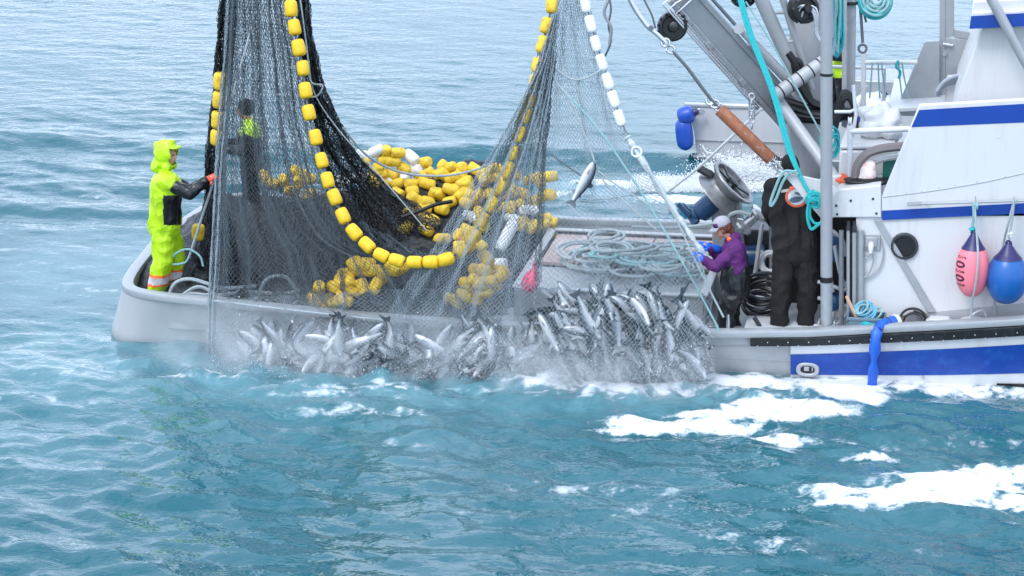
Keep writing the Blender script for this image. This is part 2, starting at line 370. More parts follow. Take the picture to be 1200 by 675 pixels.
def ringsurf(rings):
    v = []; f = []
    for r in rings: v += r
    for k in range(len(rings)-1): f += [(k*NL+i, k*NL+(i+1) % NL, (k+1)*NL+(i+1) % NL, (k+1)*NL+i) for i in range(NL)]
    return v, f
def shell(i, t):
    p = loop[i]; n = NR[i]; st = np.clip((-4.0-p.x)/.7, 0, 1)      # stern rakes out below, sides tuck in
    out = -.2*t*(1-st) + .2*t*st if p.x < 6 else -.2*t - .25*t*np.clip((p.x-6)/4, 0, 1)
    if t > 1: out = (-.2*(1-st)+.2*st if p.x < 6 else -.4) - .5*(t-1)
    z = p.z*(1-t) if t <= 1 else -(t-1)*.8
    return p + n*float(out) + Vector((0, 0, z-p.z))
rings = [[shell(i, t) for i in range(NL)] for t in (.0, .12, .3, .5, .7, .85, 1., 1.7)]
v, f = ringsurf(rings); hull = MB().add(v, f).build('hull', HULLG, BOAT, ang=60)
cs = [(.015, -.05), (.022, 0.0), (.015, .022), (-.01, .032), (-.09, .032), (-.112, .022), (-.118, 0), (-.112, -.05), (.015, -.05)]
rings = [[loop[i]+NR[i]*a+Vector((0, 0, b)) for i in range(NL)] for a, b in cs]
v, f = ringsurf(rings); MB().add(v, f).build('gunwale', ALU, BOAT, ang=50)
DZ = .2
rings = [[loop[i]-NR[i]*.10+Vector((0, 0, -.04)) for i in range(NL)], [Vector((loop[i].x, loop[i].y, DZ-.02))-NR[i]*.12 for i in range(NL)]]
v, f = ringsurf(rings); MB().add(v, f).build('bulwark', ALU_D, BOAT, ang=60)
MB().add([Vector((loop[i].x, loop[i].y, DZ))-NR[i]*.115 for i in range(NL)], [tuple(range(NL))]).build('deck', DECK, BOAT, ang=0)
def hp(x, t, off=.004):
    """point on the starboard hull side"""
    top = Vector((x, YC-half(x), zg(x))); p = top+Vector((0, .2*t, -zg(x)*t)); return p+Vector((0, -off, -off*.3))
def strip(name, t0, t1, m, x0, x1, off=.004, th=0, n=24, parent=BOAT, bevel=0):
    b = MB(); A = []; Bv = []
    for i in range(n+1):
        x = x0+(x1-x0)*i/n; u = (x-3.1)/(5.6-3.1)
        a = t0[0]+(t0[1]-t0[0])*u; c = t1[0]+(t1[1]-t1[0])*u
        A.append(hp(x, a, off)); Bv.append(hp(x, c, off))
    if th:
        e = Vector((0, -th, 0)); k = n+1
        v = A+Bv+[p+e for p in A]+[p+e for p in Bv]; f = []
        for i in range(n): f += [(2*k+i, 2*k+i+1, 3*k+i+1, 3*k+i), (i, i+1, 2*k+i+1, 2*k+i), (k+i, 3*k+i, 3*k+i+1, k+i+1)]
        f += [(0, 2*k, 3*k, k), (n, k+n, 3*k+n, 2*k+n)]
        b.add(v, f)
    else: b.add(A+Bv, [(i, i+1, n+2+i, n+1+i) for i in range(n)])
    return b.build(name, m, parent, bevel=bevel)
strip('white_band', (.28, .20), (1.02, 1.02), WHITE, 3.1, 6.6, off=.030)
strip('blue_stripe', (.47, .335), (.95, .775), BLUEW, 3.1, 6.6, off=.036)
strip('boot_stripe', (.99, .93), (1.12, 1.12), RUBBER, 5.35, 6.6, off=.042)
rr = strip('rub_rail', (.10, .075), (.29, .215), RUBBER, 2.66, 6.6, off=.0, th=.06, bevel=.006)
b = MB()
for i in range(34):
    x = 2.74+i*.112; u = (x-3.1)/2.5; t = .10+.19*(.3 if i % 2 else .75)*(1-u*.35)
    b.lathe([(.008, 0), (.008, .006), (.003, .009)], hp(x, t, .059), (0, -1, -.1), 6)
b.build('bolt', STEEL, rr)
strip('weld_seam', (.30, .22), (.315, .232), ALU, .2, 3.09, off=.003, th=.006)
b = MB()
for x in (2.16, 2.62): b.box(hp(x, .12, .004), (.012, .01, .12))
b.build('rail_joint', ALU_D, BOAT)
# overboard discharge: oval ring with a dark opening and a flap
def oval(c, rx, rz, n=28): return [Vector((c.x+rx*math.copysign(abs(math.cos(a))**.75, math.cos(a)), c.y, c.z+rz*math.copysign(abs(math.sin(a))**.8, math.sin(a)))) for a in [2*math.pi*k/n for k in range(n)]]
c = hp(3.29, .80, .042)
ovl = MB(); a1 = oval(c, .128, .083); a2 = oval(c, .078, .043); k = len(a1); d = Vector((0, -.035, 0)); dd = Vector((0, .05, 0))
ovl.add([p for p in a1]+[p+d for p in a1]+[p+d for p in a2]+[p+dd for p in a2], [(r*k+i, r*k+(i+1) % k, (r+1)*k+(i+1) % k, (r+1)*k+i) for r in range(3) for i in range(k)])
sc = ovl.build('scupper', ALU, BOAT, bevel=.012)
MB().add(oval(c+Vector((0, -.012, 0)), .085, .05), [tuple(range(k))]).build('opening', BLACKP, sc, ang=0)
b = MB(); b.box(c+Vector((.01, -.02, .01)), (.1, .012, .05)); b.box(c+Vector((.03, -.028, .012)), (.03, .012, .045), mi=1); b.build('flap', [ALU_D, BLACKP], sc, bevel=.004)
MB().lathe([(.018, 0), (.018, .012), (.009, .014)], hp(4.55, .88, .034), (0, -1, 0), 14).build('through_hull', ALU_D, BOAT)

# raised side deck where the two hands work
sd_ = MB().slab([Vector((2.55, .14, .30)), Vector((3.75, .14, .30)), Vector((3.75, 1.75, .30)), Vector((2.55, 1.75, .30))], (0, 0, .155)); sd_.build('side_deck', DECKW, BOAT, bevel=.01)
MB().box((5.2, .27, .40), (2.9, .25, .12)).build('side_deck', DECKW, BOAT, bevel=.01)
MB().box((2.28, .17, .475), (.36, .09, .05)).build('net_roller_bar', DARKM, BOAT, bevel=.01)
b = MB()
for px in (853,):
    c = P(px, 389, .10); b.tube([c, c+Vector((0, 0, .13)), c+Vector((0, 0, .2))], [.022, .02, .012], 8)
    b.lathe([(.05, 0), (.05, .02), (.02, .03)], c-Vector((0, 0, .02)), (0, 0, 1), 12)
    c2 = P(866, 389, .12); b.lathe([(.05, 0), (.045, .03), (.06, .035), (.06, .05)], c2, (0, 0, 1), 14)
b.build('deck_fitting', STEEL, BOAT)

# hatch and coaming amidships
hx0, hx1, hy0, hy1 = -.18, 2.0, 1.3, 3.95
b = MB()
for (a, c) in (((hx0, hy0), (hx1, hy0)), ((hx1, hy0), (hx1, hy1)), ((hx1, hy1), (hx0, hy1)), ((hx0, hy1), (hx0, hy0))):
    b.beam((*a, .36), (*c, .36), .05, .33)
    b.beam((*a, .535), (*c, .535), .10, .03)
hat = b.build('hatch_coaming', ALU, BOAT, bevel=.008)
for i in range(5):
    x0 = hx0+.08+i*.41
    MB().box((x0+.2, (hy0+hy1)/2+.55, .49), (.40, 1.3, .05)).build('hatch_board', REDD, hat, bevel=.008)
MB().box(((hx0+hx1)/2, hy0+.62, .45), (hx1-hx0-.1, 1.1, .04)).build('fish_chute', ALU_D, hat, bevel=.008)

# ------------------------------------------------------------------ the house
def pslab(name, pts, y, dep, m, parent=BOAT, bevel=.012):
    return MB().slab(PXL(pts, y), (0, dep, 0)).build(name, m, parent, bevel=bevel, ang=30)
HY = .42
zl = P(1040, 252, HY).z
# lower house; its porthole is a black disc laid on the uncut side plate
lower = pslab('house_side', [(1003, 396), (1003, 252), (1330, 243), (1330, 396)], HY, .05, WHITE, BOAT, .01)
MB().slab([P(1003, 396, HY+.05), P(1003, 252, HY+.05), P(1003, 252, HY+.05)+Vector((0, 3.9, 0)), P(1003, 396, HY+.05)+Vector((0, 3.9, 0))], (.05, 0, 0)).build('house_aft_wall', WHITE, BOAT)
MB().slab([P(1003, 396, HY+3.95), P(1003, 252, HY+3.95), P(1003, 252, HY+3.95)+Vector((3.2, 0, 0)), P(1003, 396, HY+3.95)+Vector((3.2, 0, 0))], (0, .05, 0)).build('house_side', WHITE, BOAT)
hc = P(1060, 288, HY)
MB().lathe([(.122, -.01), (.122, -.042), (.137, -.042), (.15, -.028), (.15, 0.004)], hc, (0, 1, 0), 32, cap=False).build('porthole_rim', DARKM, lower)
MB().lathe([(.124, -.012), (.0, -.012)], hc, (0, 1, 0), 28, cap=False).build('porthole_glass', BLACKP, lower)
# no cabin behind: the porthole's inner dark is put into the disc's black
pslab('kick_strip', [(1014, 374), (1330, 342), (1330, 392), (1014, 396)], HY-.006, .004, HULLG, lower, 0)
pslab('side_brace', [(1024, 258), (1032, 258), (1097, 366), (1087, 366)], HY-.03, .028, ALU_D, lower, .004)
# upper raked side screen
upper = pslab('side_screen', [(1033, 251), (1033, 231), (1077, 123), (1330, 108), (1330, 242)], HY-.02, .07, WHITE, BOAT, .015)
pslab('blue_stripe', [(1068, 149), (1077, 129), (1330, 114), (1330, 138)], HY-.025, .004, BLUE, upper, 0)
pslab('blue_stripe', [(1033.5, 258), (1033.5, 247), (1330, 231), (1330, 244)], HY-.026, .005, BLUE, upper, 0)
rope('seam', PXL([(1034, 231), (1090, 224), (1150, 214), (1200, 203), (1260, 190)], HY-.021), .006, ALU, upper)
b = MB()
for px, py in ((1062, 226), (1080, 224), (1120, 217), (1145, 213), (1170, 162), (1100, 220), (1178, 207)): b.lathe([(.006, 0), (.006, .006)], P(px, py, HY-.02), (0, -1, 0), 6)
b.build('rivet', ALU_D, upper)
gr = MB().tube(PXL([(1063, 239.5), (1330, 231)], HY-.11), .013, 8)
for px in (1086, 1143, 1188, 1250): gr.tube([P(px, 239.3-(px-1063)*.032, HY-.11), P(px, 239-(px-1063)*.032, HY)], .011, 6)
for px in (1143, 1188): gr.box(P(px, 236.5, HY-.12), (.014, .02, .12))
gr.beam(P(1063, 239.5, HY-.105), P(1080, 239, HY-.105), .03, .04)
gr.build('grab_rail', ALU_D, upper)
# upper deck, its aft end box and gussets
udz = P(1000, 222, HY).z
MB().slab([P(972, 254, HY), P(1330, 254, HY), P(1330, 254, HY)+Vector((0, 3.9, 0)), P(972, 254, HY)+Vector((0, 3.9, 0))], (0, 0, .09)).build('upper_deck', DECKW, BOAT, bevel=.01)
ab = pslab('aft_box', [(975, 255), (976, 230), (983, 222), (1032, 217), (1033, 255)], HY-.03, .5, WHITE, BOAT, .012)
b = MB()
for px, py in ((997, 235), (1023, 233), (981, 251), (1027, 250), (980, 241)): b.lathe([(.014, 0), (.014, .008)], P(px, py, HY-.03), (0, -1, 0), 10)
b.build('bolt', DARKM, ab)
pslab('gusset_plate', [(913, 199), (922, 203), (966, 212), (984, 223), (976, 256), (962, 256)], HY+.18, .04, WHITE, BOAT, .006)
pslab('cover_plate', [(960, 210), (985, 205), (1003, 221), (983, 224)], HY+.3, .06, WHITE, BOAT, .01)
b = MB()
for px in (994, 1001): b.lathe([(.028, 0), (.028, .06), (.02, .065), (.02, .12)], P(px, 272, HY-.05), (0, 0, 1), 12)
b.build('pipe_union', DARKM, BOAT)
# pipework at the corner of the house
for px, r, y in ((994, .02, .36), (1001, .024, .37), (1009, .036, .38), (986, .028, .5)):
    MB().tube([P(px, 390, y), P(px, 270, y)], r, 10).build('stand_pipe', ALU, BOAT)
b = MB(); 
for pts in ([(966, 300), (974, 330), (976, 342)], [(978, 288), (984, 318), (990, 335)], [(958, 330), (975, 335), (990, 340), (993, 330)], [(958, 349), (980, 355), (996, 360)], [(970, 400), (976, 370), (984, 350)], [(972, 388), (998, 364)], [(975, 270), (988, 282), (990, 300)]):
    rope('hydraulic_pipe', PXL(pts, .62), .022, ALU_D, BOAT, 8, 5)
MB().box(P(980, 330, 1.5), (1.1, .05, 1.75)).build('recess_back', BLACKP, BOAT)  # back panel coloured black: the shade of the recess is put into its colour
MB().box(P(974, 290, .85), (.22, .2, .3)).build('hydraulic_tank', mat('navy_motor', (.012, .05, .12), .35, 0, .2, 6), BOAT, bevel=.02)
MB().lathe([(.09, 0), (.1, .02), (.1, .2), (.06, .22)], P(976, 350, .8), (0, -1, 0), 16).build('hydraulic_pump', MATS['navy_motor'], BOAT, bevel=.02)
# shore power socket with its lead
so = MB().box(P(1021, 284, HY-.012), (.20, .02, .18)).build('power_socket', ALU, lower, bevel=.006)
b = MB(); b.box(P(1021, 284, HY-.03), (.13, .02, .12)); b.build('socket_plate', ALU_D, so, bevel=.01)
MB().lathe([(.028, 0), (.036, .03), (.03, .08), (.014, .13)], P(1021, 284, HY-.05), (0, -.5, -.9), 14).build('plug', PLW, so)
rope('lead', PXL([(1022, 298), (1023, 308), (1017, 322), (1008, 327)], HY-.05), .009, ALU, so)
rope('lead', PXL([(1033, 280), (1035, 300), (1028, 318), (1008, 331)], HY-.03), .009, ALU, so)
rope('lead', PXL([(1021, 296), (1015, 302), (1007, 301)], HY-.03), .009, ALU, so)

# wheelhouse above, with door, brow and gusset
WY = 1.0
wh = pslab('wheelhouse', [(1116, 126), (1151, 33), (1330, 22), (1330, 120)], WY, 2.9, WHITE, BOAT, .015)
pslab('brow', [(1137, 34), (1139, 15), (1330, 6), (1330, 24)], WY-.22, 3.3, WHITE, BOAT, .01)
pslab('blue_stripe', [(1136, 34), (1138, 19), (1330, 8), (1330, 24)], WY-.228, .006, BLUE, wh, 0)
b = MB(); b.slab(PXL([(1140, 15), (1141, 2), (1330, -8), (1330, 6)], WY-.15), (0, 3.1, 0)); b.build('brow_kerb', WHITE, wh, bevel=.01)
b = MB()
for k in range(9): b.tube(smooth_path([P(1155+x, 12-k*1.6+2.5*math.sin(x*.06+k*1.3), WY-.05+.04*(k % 3)) for x in range(0, 150, 18)], 3), .017, 6)
b.build('rope_flake', TEAL, wh)
MB().tube(PXL([(1158, -8), (1215, 97)], WY-.35), .055, 12).build('stay_pole', ALU, BOAT)
DYY = 3.3
dr = MB()
for poly in ([(1101, 128), (1101, -20), (1108, -20), (1108, 128)], [(1108, 128), (1108, 44), (1150, 48), (1150, 128)], [(1108, -20), (1118, -20), (1118, 42), (1108, 44)], [(1146, -20), (1152, -20), (1152, 48), (1146, 46)], [(1118, 34), (1146, 40), (1146, 48), (1118, 44)]):
    dr.slab(PXL(poly, DYY), (0, .05, 0))
dro = dr.build('door', ALU, BOAT, bevel=.006)
b = MB(); b.tube(PXL([(1105, 51), (1117, 53)], DYY-.03), .02, 8); b.lathe([(.03, 0), (.03, .03)], P(1107, 62, DYY), (0, -1, 0), 12); b.build('handle', STEEL, dro)
pslab('wing_plate', [(1047, 136), (1083, 50), (1086, 48), (1101, 48), (1101, 136)], DYY-.1, .05, ALU, BOAT, .006)
MB().slab([P(1040, 132, DYY-.6), P(1330, 118, DYY-.6), P(1330, 118, DYY-.6)+Vector((0, 1.7, 0)), P(1040, 132, DYY-.6)+Vector((0, 1.7, 0))], (0, 0, .05)).build('bridge_deck', DECKW, BOAT, bevel=.01)
bx_ = MB().slab(PXL([(1107, 125), (1108, 98), (1140, 95), (1140, 125)], 2.3), (0, .5, 0)).build('locker', WHITE, BOAT, bevel=.02)
b = MB()
for k in range(6): b.tube(smooth_path(PXL([(1098, 107+k), (1106, 96+k), (1120, 89+k*1.5), (1135, 88+k), (1145, 92)], 2.2+.02*k), 4), .022, 7)
b.build('hose_bundle', mat('grey_hose', (.35, .39, .44), .5, 0, .15, 8), bx_)
# rails on the upper deck
b = MB()
for pts, y, r in (([(1012, 160), (1012, 60)], 2.9, .03), ([(1012, 73), (1075, 73)], 2.9, .027), ([(996, 212), (996, 146)], .75, .03), ([(996, 154), (1066, 151)], .75, .032), ([(978, 131), (996, 131), (1003, 128)], .9, .018), ([(1003, 140), (1015, 100)], 2.9, .022), ([(1000, 100), (1003, 135), (999, 160)], .9, .02)):
    MB().tube(PXL(pts, y), r, 10).build('rail', mat('white_rail', (.62, .64, .66), .4, 0, .08, 5), BOAT)
MB().lathe([(.05, -.02), (.035, .0), (.05, .02)], P(996, 142, .75), (1, 0, 0), 10).build('rail_shackle', MATS['white_rail'], BOAT)
b = MB()
for px, d in ((1022, -3), (1029, 2), (1033, 5), (1053, 4), (1057, 8)): b.tube(smooth_path(PXL([(px, 73), (px+d*.3, 90), (px+d, 115)], 2.88), 4), .01, 5)
b.build('lashing', TEALP, BOAT)
rope('lashing', PXL([(1053, 71), (1050, 78), (1055, 84), (1053, 92)], 2.85), .016, TEAL, BOAT)

# ------------------------------------------------------------------ mast, posts, booms
MB().lathe([(.24, 0), (.24, 1.0), (.21, 3.6), (.19, 6)], (P(944, 140, 2.42).x, YC, DZ), (0, 0, 1), 28).build('mast', HULLG, BOAT)
post = MB().tube([P(968.5, 388, .2), P(968.5, -25, .2)], .066, 14).build('deck_post', ALU, BOAT)
for py, h_ in ((87, .014), (327, .03)): MB().lathe([(.071, -h_), (.071, h_)], P(968.5, py, .2), (0, 0, 1), 16).build('band', BLACKP, post)
b = MB(); c = P(968.5, 389, .2)
for s in (-1, 1): b.box(c+Vector((s*.085, 0, .05)), (.02, .12, .17))
b.box(c, (.3, .2, .02)); b.tube([c+Vector((-.14, -.02, .07)), c+Vector((.14, -.02, .07))], .022, 8); b.build('post_foot', ALU, post, bevel=.004)
p2 = MB().beam(P(995, 148, 2.2), P(997, -25, 2.2), .16, .12, (1, 0, 0)).build('gantry_post', ALU_D, BOAT, bevel=.008)
MB().beam(P(989, 148, 2.0), P(990, -25, 2.0), .04, .05, (1, 0, 0)).build('conduit', ALU_D, p2)
MB().lathe([(.1, -.015), (.1, .015)], P(996, 3, 2.16), (0, 0, 1), 8).build('band', BLACKP, p2)
# main boom, a box girder with raised flanges
A0, B0 = P(925, 135, 2.1), P(792, -14, 1.15); dv = (B0-A0).normalized()
vc = (Vector(CAM)-A0).normalized()
bo = MB(); bo.beam(A0, B0, .22, .20, vc)
side = dv.cross(vc).normalized()
for s in (-1, 1): bo.beam(A0+side*s*.14, B0+side*s*.14, .07, .25, vc)
boom = bo.build('boom', ALU, BOAT, bevel=.012)
b = MB()
for k, off in enumerate((-.03, .015, .06)):
    q = [A0+dv*.35+side*(-.19-off*.6)+vc*(.165+.012*k), B0-dv*(.25-.1*k)+side*(-.19-off*.6)+vc*(.165+.012*k)]
    q += [q[1]+side*.08, q[1]+side*.42-dv*.08*k+vc*.02, q[1]+side*.52-dv*(.06+.1*k)+vc*.0]
    b.tube(q, .012, 7)
b.build('hydraulic_line', STEEL, boom)
b = MB()
for t in (.33, .62, .8): b.box(A0+(B0-A0)*t+vc*.14-side*.16, (.10, .10, .05), Matrix((dv, side, vc)).transposed())
b.build('pipe_clamp', ALU, boom, bevel=.006)
MB().lathe([(.0, .0), (.055, 0), (.055, .015), (.0, .015)], A0+dv*.1+side*.05+vc*.13, vc, 14).build('boom_pin', BLACKP, boom)
# hydraulic motor on the boom
mc = P(788, 31, 1.1); vcm = (Vector(CAM)-mc).normalized()
b = MB(); b.lathe([(.14, -.07), (.162, -.06), (.165, .04), (.13, .05), (.12, .02), (.06, .02), (.055, .06), (.01, .062)], mc, vcm+Vector((.25, 0, -.1)), 22)
for k in range(14):
    a = 2*math.pi*k/14; b.box(mc+(side*math.cos(a)+dv*math.sin(a))*.168, (.03, .03, .1), Matrix((dv, side, vcm)).transposed())
b.build('block_motor', BLACKP, boom, bevel=.006)
MB().lathe([(.03, 0), (.04, .01), (.04, .02), (.015, .03)], mc+vcm*.07+side*.02, vcm, 16).build('motor_hub', DARKM, boom)
# topping ram, lattice tube, braces
b = MB(); b.tube(PXL([(923, 93, 1.7), (880, 49, 1.5)], 1.6), .06, 12); b.tube(PXL([(880, 49, 1.5), (866, 34, 1.45)], 1.5), .032, 10); b.lathe([(.03, -.03), (.06, -.03), (.06, .03), (.03, .03)], P(866, 34, 1.45), vc, 14)
b.build('topping_ram', ALU_D, BOAT)
rope('topping_wire', PXL([(866, 34), (850, 16), (834, -2), (820, -20)], 1.45), .022, DARKR, BOAT)
b = MB(); b.tube(PXL([(941, 108, 1.95), (889, -8, 1.6)], 2), .08, 14); b.tube(PXL([(951, 104, 2.0), (915, -8, 1.7)], 2), .04, 12)
for t in (.2, .5, .8): b.tube([P(941-52*t, 108-116*t, 1.95-.35*t), P(951-36*t, 104-112*t, 2.-.3*t)], .02, 8)
b.build('derrick', HULLG, BOAT)
wt = MB().tube(PXL([(908, 112, 1.3), (966, 72, 1.6)], 1.4), .08, 14).build('cross_brace', HULLG, BOAT)
b = MB()
for t in (.12, .3, .5, .72, .9):
    c = P(908+58*t, 112-40*t, 1.3+.3*t); MB().lathe([(.084, -.008), (.084, .008)], c, P(966, 72, 1.6)-P(908, 112, 1.3), 14).build('band', BLACKP, wt)
MB().lathe([(.084, 0), (.06, .003), (.0, .003)], P(908, 112, 1.3), P(908, 112, 1.3)-P(966, 72, 1.6), 14, cap=False).build('end_cap', BLACKP, wt)
MB().tube(PXL([(912, 118, 1.45), (988, 222, .9)], 1.2), .068, 14).build('deck_brace', HULLG, BOAT)
# black hose bundles sweeping round the mast foot
b = MB()
for k in range(5):
    d = k*2.2+random.uniform(-1, 1); y = 1.85-.05*(k % 3)
    b.tube(smooth_path(PXL([(920+d, 52+5*k), (928+d*.9+random.uniform(-2, 2), 74), (936+d*.8, 100), (950+d*.6, 118+d*.8), (972+d*.3, 126+d*.7+random.uniform(-2, 2)), (1000-d*.2, 132+d*.9)], y), 5), .042, 8)
for k in range(7):
    d = k*3+random.uniform(-1.5, 1.5)
    b.tube(smooth_path(PXL([(905+d*.3, 116+d), (925, 120+d*1.0), (950, 127+d*.8+random.uniform(-2, 2)), (975, 129+d*.7), (986+d*.3, 116+d)], 1.8-.05*(k % 3)), 5), .04, 8)
for k in range(3): b.tube(smooth_path(PXL([(978, 150-k*5), (986, 120-k*4), (994, 114-k*2), (1001, 126), (1000+k, 150)], 1.5), 5), .04, 8)
b.build('hose_bundle', BLACKP, BOAT)
b = MB()
for k in range(3): b.tube(smooth_path(PXL([(928+k*4, 18+k*5), (935+k*5, 8), (956-k, 10+k*4), (958-k, 40), (966-k*2, 52-k)], 1.6), 5), .014, 7)
b.build('hydraulic_line', STEEL, BOAT)
for px, py, r in ((943, 10, .17), (873, -6, .14)):
    c = P(px, py, 1.65); hm = MB().lathe([(r*.7, -.12), (r, -.1), (r, .02), (r*.93, .04), (r*.7, .05), (r*.66, .02), (r*.3, .02), (r*.28, .1), (.01, .1)], c, vc+Vector((.5, 0, 0)), 24).build('hydraulic_motor', BLACKP, BOAT)
    for k in range(8):
        a = 2*math.pi*k/8; MB().lathe([(.016, 0), (.016, .02)], c+vc*.055+(side*math.cos(a)+dv*math.sin(a))*r*.8, vc, 6).build('bolt_head', DARKM, hm)
# running gear: shackled wire down to the brown roller
rl = thing('pipe_roller', P(902, 186, .9), 'rust brown pipe roller slung on a shackled wire beside the boom', 'pipe roller')
a, c = P(844, 129, 1.0), P(903, 186, .95)
MB().lathe([(.04, -.012), (.068, -.01), (.072, 0), (.072, (c-a).length), (.066, (c-a).length+.01), (.03, (c-a).length+.012)], a, c-a, 18).build('pipe', RUST, rl)
b = MB(); b.tube(smooth_path(PXL([(902, 185), (909, 190), (917, 199), (912, 201), (904, 192)], .95), 5), .014, 6); b.build('shackle', STEEL, rl)
b = MB(); b.tube(smooth_path(PXL([(843, 127), (826, 107), (806, 80), (788, 60)], 1.0), 4), .02, 6); b.tube(smooth_path(PXL([(839, 125), (822, 103), (802, 76), (790, 63)], 1.0), 4), .014, 6); b.build('sling_wire', DARKR, rl)
for (x, y_) in ((786, 58), (780, 50), (838, 122), (843, 126), (832, 118)):
    c = P(x, y_, 1.0); MB().tube(coil_pts(c, .045, 1, 0, 12, vc), .016, 6).build('link', STEEL, rl)
rope('turnbuckle', PXL([(780, 50), (770, 40), (758, 30), (745, 12), (736, -5)], 1.0), .03, STEEL, rl)
b = MB(); b.tube(smooth_path(PXL([(768, 33), (764, 18), (756, 2), (750, -12)], 1.0), 4), .012, 6); b.lathe([(.03, -.02), (.03, .02)], P(763, 33, .97), vc, 10); b.build('snap_hook', DARKR, rl)
# hanging turnbuckle
b = MB(); 
for k in range(6): b.tube(coil_pts(P(881, 113+k*7, 1.5), .03, 1, 0, 10, (1, 0, 0) if k % 2 else vc), .011, 6)
for s in (-1, 1): b.tube([P(881+s*3, 120, 1.5), P(881+s*3, 139, 1.5)], .01, 6)
b.build('hanging_chain', STEEL, BOAT)
rope('stay_wire', PXL([(782, 225, 2.2), (820, 195, 2.), (862, 156, 1.7), (893, 127, 1.6)], 1.8), .018, WHITER, BOAT)
rope('vang_wire', PXL([(712, -10), (716, 10), (713, 30), (716, 48), (709, 66)], 1.2), .012, DARKR, BOAT)
rope('vang_wire', PXL([(718, -10), (708, 14), (716, 32), (714, 52)], 1.2), .02, ALU_D, BOAT)
b = MB()
c = P(1011, 57, 2.2)
b.tube(smooth_path(PXL([(1007, -10), (1009, 20), (1011, 50)], 2.2), 4), .018, 6); b.tube(smooth_path(PXL([(1006, 0), (1012, 15), (1015, 26)], 2.2), 4), .014, 6); b.tube(coil_pts(c, .045, 1, 0, 12, vc), .015, 6)
b.build('sling_wire', DARKR, BOAT)

# ------------------------------------------------------------------ deck machinery and loose gear
NAVY = MATS['navy_motor']
wc = P(853, 219, 2.2); tcv = (Vector(CAM)-wc).normalized()
wax = (Vector(RT)*.72 + Vector(UP)*.62 + tcv*.36).normalized()
wn = MB().lathe([(.0, .0), (.05, .0), (.05, .04), (.24, .06), (.27, .10), (.315, .10), (.32, .085), (.30, .06), (.22, .0), (.20, -.04), (.22, -.09), (.31, -.14), (.32, -.165), (.30, -.175), (.05, -.175)], wc, wax, 40)
winch = wn.build('winch', mat('winch_grey', (.26, .27, .28), .38, .5, .2, 9, .1, 60, dirt=(.12, .12, .12), damt=.6, ds=6), BOAT)
b = MB(); wa = wax.orthogonal().normalized(); wb = wax.cross(wa)
for k in range(6):
    a = 2*math.pi*k/6; b.beam(wc+wax*.06, wc+wax*.095+(wa*math.cos(a)+wb*math.sin(a))*.25, .04, .02, wax)
b.lathe([(.07, .03), (.07, .11), (.03, .12)], wc, wax, 16); b.build('spoke', DARKM, winch)
b = MB(); m0 = wc-wax*.17
b.lathe([(.1, 0), (.125, -.02), (.125, -.28), (.1, -.3), (.06, -.3), (.06, -.36)], m0-Vector(UP)*.02, wax, 20)
e = m0-wax*.4
for s in (-1, 1): b.beam(e+wb*.06*s, e+wb*.06*s-wax*.05+Vector(UP)*.18-Vector(RT)*.1, .04, .06, wax)
b.beam(e-wa*.1, e+wa*.1, .05, .1, wax)
b.build('winch_motor', NAVY, winch, bevel=.008)
b = MB(); b.slab([wc-wax*.1-Vector((.12, 0, .1)), wc-wax*.1+Vector((.2, 0, -.1)), Vector((wc.x+.3, 2.3, DZ)), Vector((wc.x-.15, 2.3, DZ))], (0, .3, 0)); b.build('winch_pedestal', ALU_D, winch, bevel=.02)
b = MB(); cc = P(881, 257, 2.05); b.lathe([(.06, -.2), (.09, -.16), (.12, -.15), (.12, -.12), (.06, -.08), (.055, .06), (.12, .1), (.12, .13), (.05, .15)], cc, wax, 20); b.build('capstan_head', STEEL, winch)
b = MB(); b.tube(smooth_path(PXL([(818, 196), (824, 200), (834, 206), (830, 212)], 2.2), 4), .05, 8); b.build('fairlead', DARKM, winch)
rope('hydraulic_hose', PXL([(740, 266), (790, 267), (835, 262), (862, 249), (880, 252)], 2.0), .025, GREYR, winch)
cb = MB().box(P(886, 292, 2.6), (.42, .5, .6)).build('valve_cabinet', DARKM, BOAT, bevel=.02)
b = MB(); b.lathe([(.11, -.02), (.13, 0), (.13, .3), (.11, .32)], P(866, 300, 2.3), (1, 0, .1), 18); b.build('hydraulic_motor', NAVY, cb)
MB().tube(PXL([(904, 262), (904, 325)], 2.3), .03, 8).build('stanchion', ALU, BOAT)
rope('hydraulic_hose', PXL([(893, 262), (888, 300), (884, 330), (886, 345)], 1.9), .028, ALU_D, BOAT)

hz = thing('hose_coil', P(892, 352, 1.1), 'coil of black hydraulic hose lying on the deck between the two hands', 'hose')
for k in range(7):
    rope('hose_loop', coil_pts(P(892+random.uniform(-4, 4), 360-k*4, 1.1+.05*random.random()), .2+.02*random.random(), 1, 0, 14, (random.uniform(-.2, .2), -.45, .9), .06), .022, BLACKP if k % 3 else DARKM, hz, k=2, closed=False)
rope('hose_tail', PXL([(876, 366), (890, 371), (904, 368), (908, 356)], .9), .022, BLACKP, hz)
rope('hose_tail', PXL([(884, 372), (889, 380), (893, 388), (897, 391)], .5), .028, DARKM, hz)
wr = thing('hose_ring', P(905, 320, 2.1), 'white looped hose end hanging behind the black clad worker', 'hose')
rope('hose_loop', coil_pts(P(903, 308, 2.0), .11, 1, 0, 14, (.2, -1, .3), .02), .04, PLW, wr, k=2)

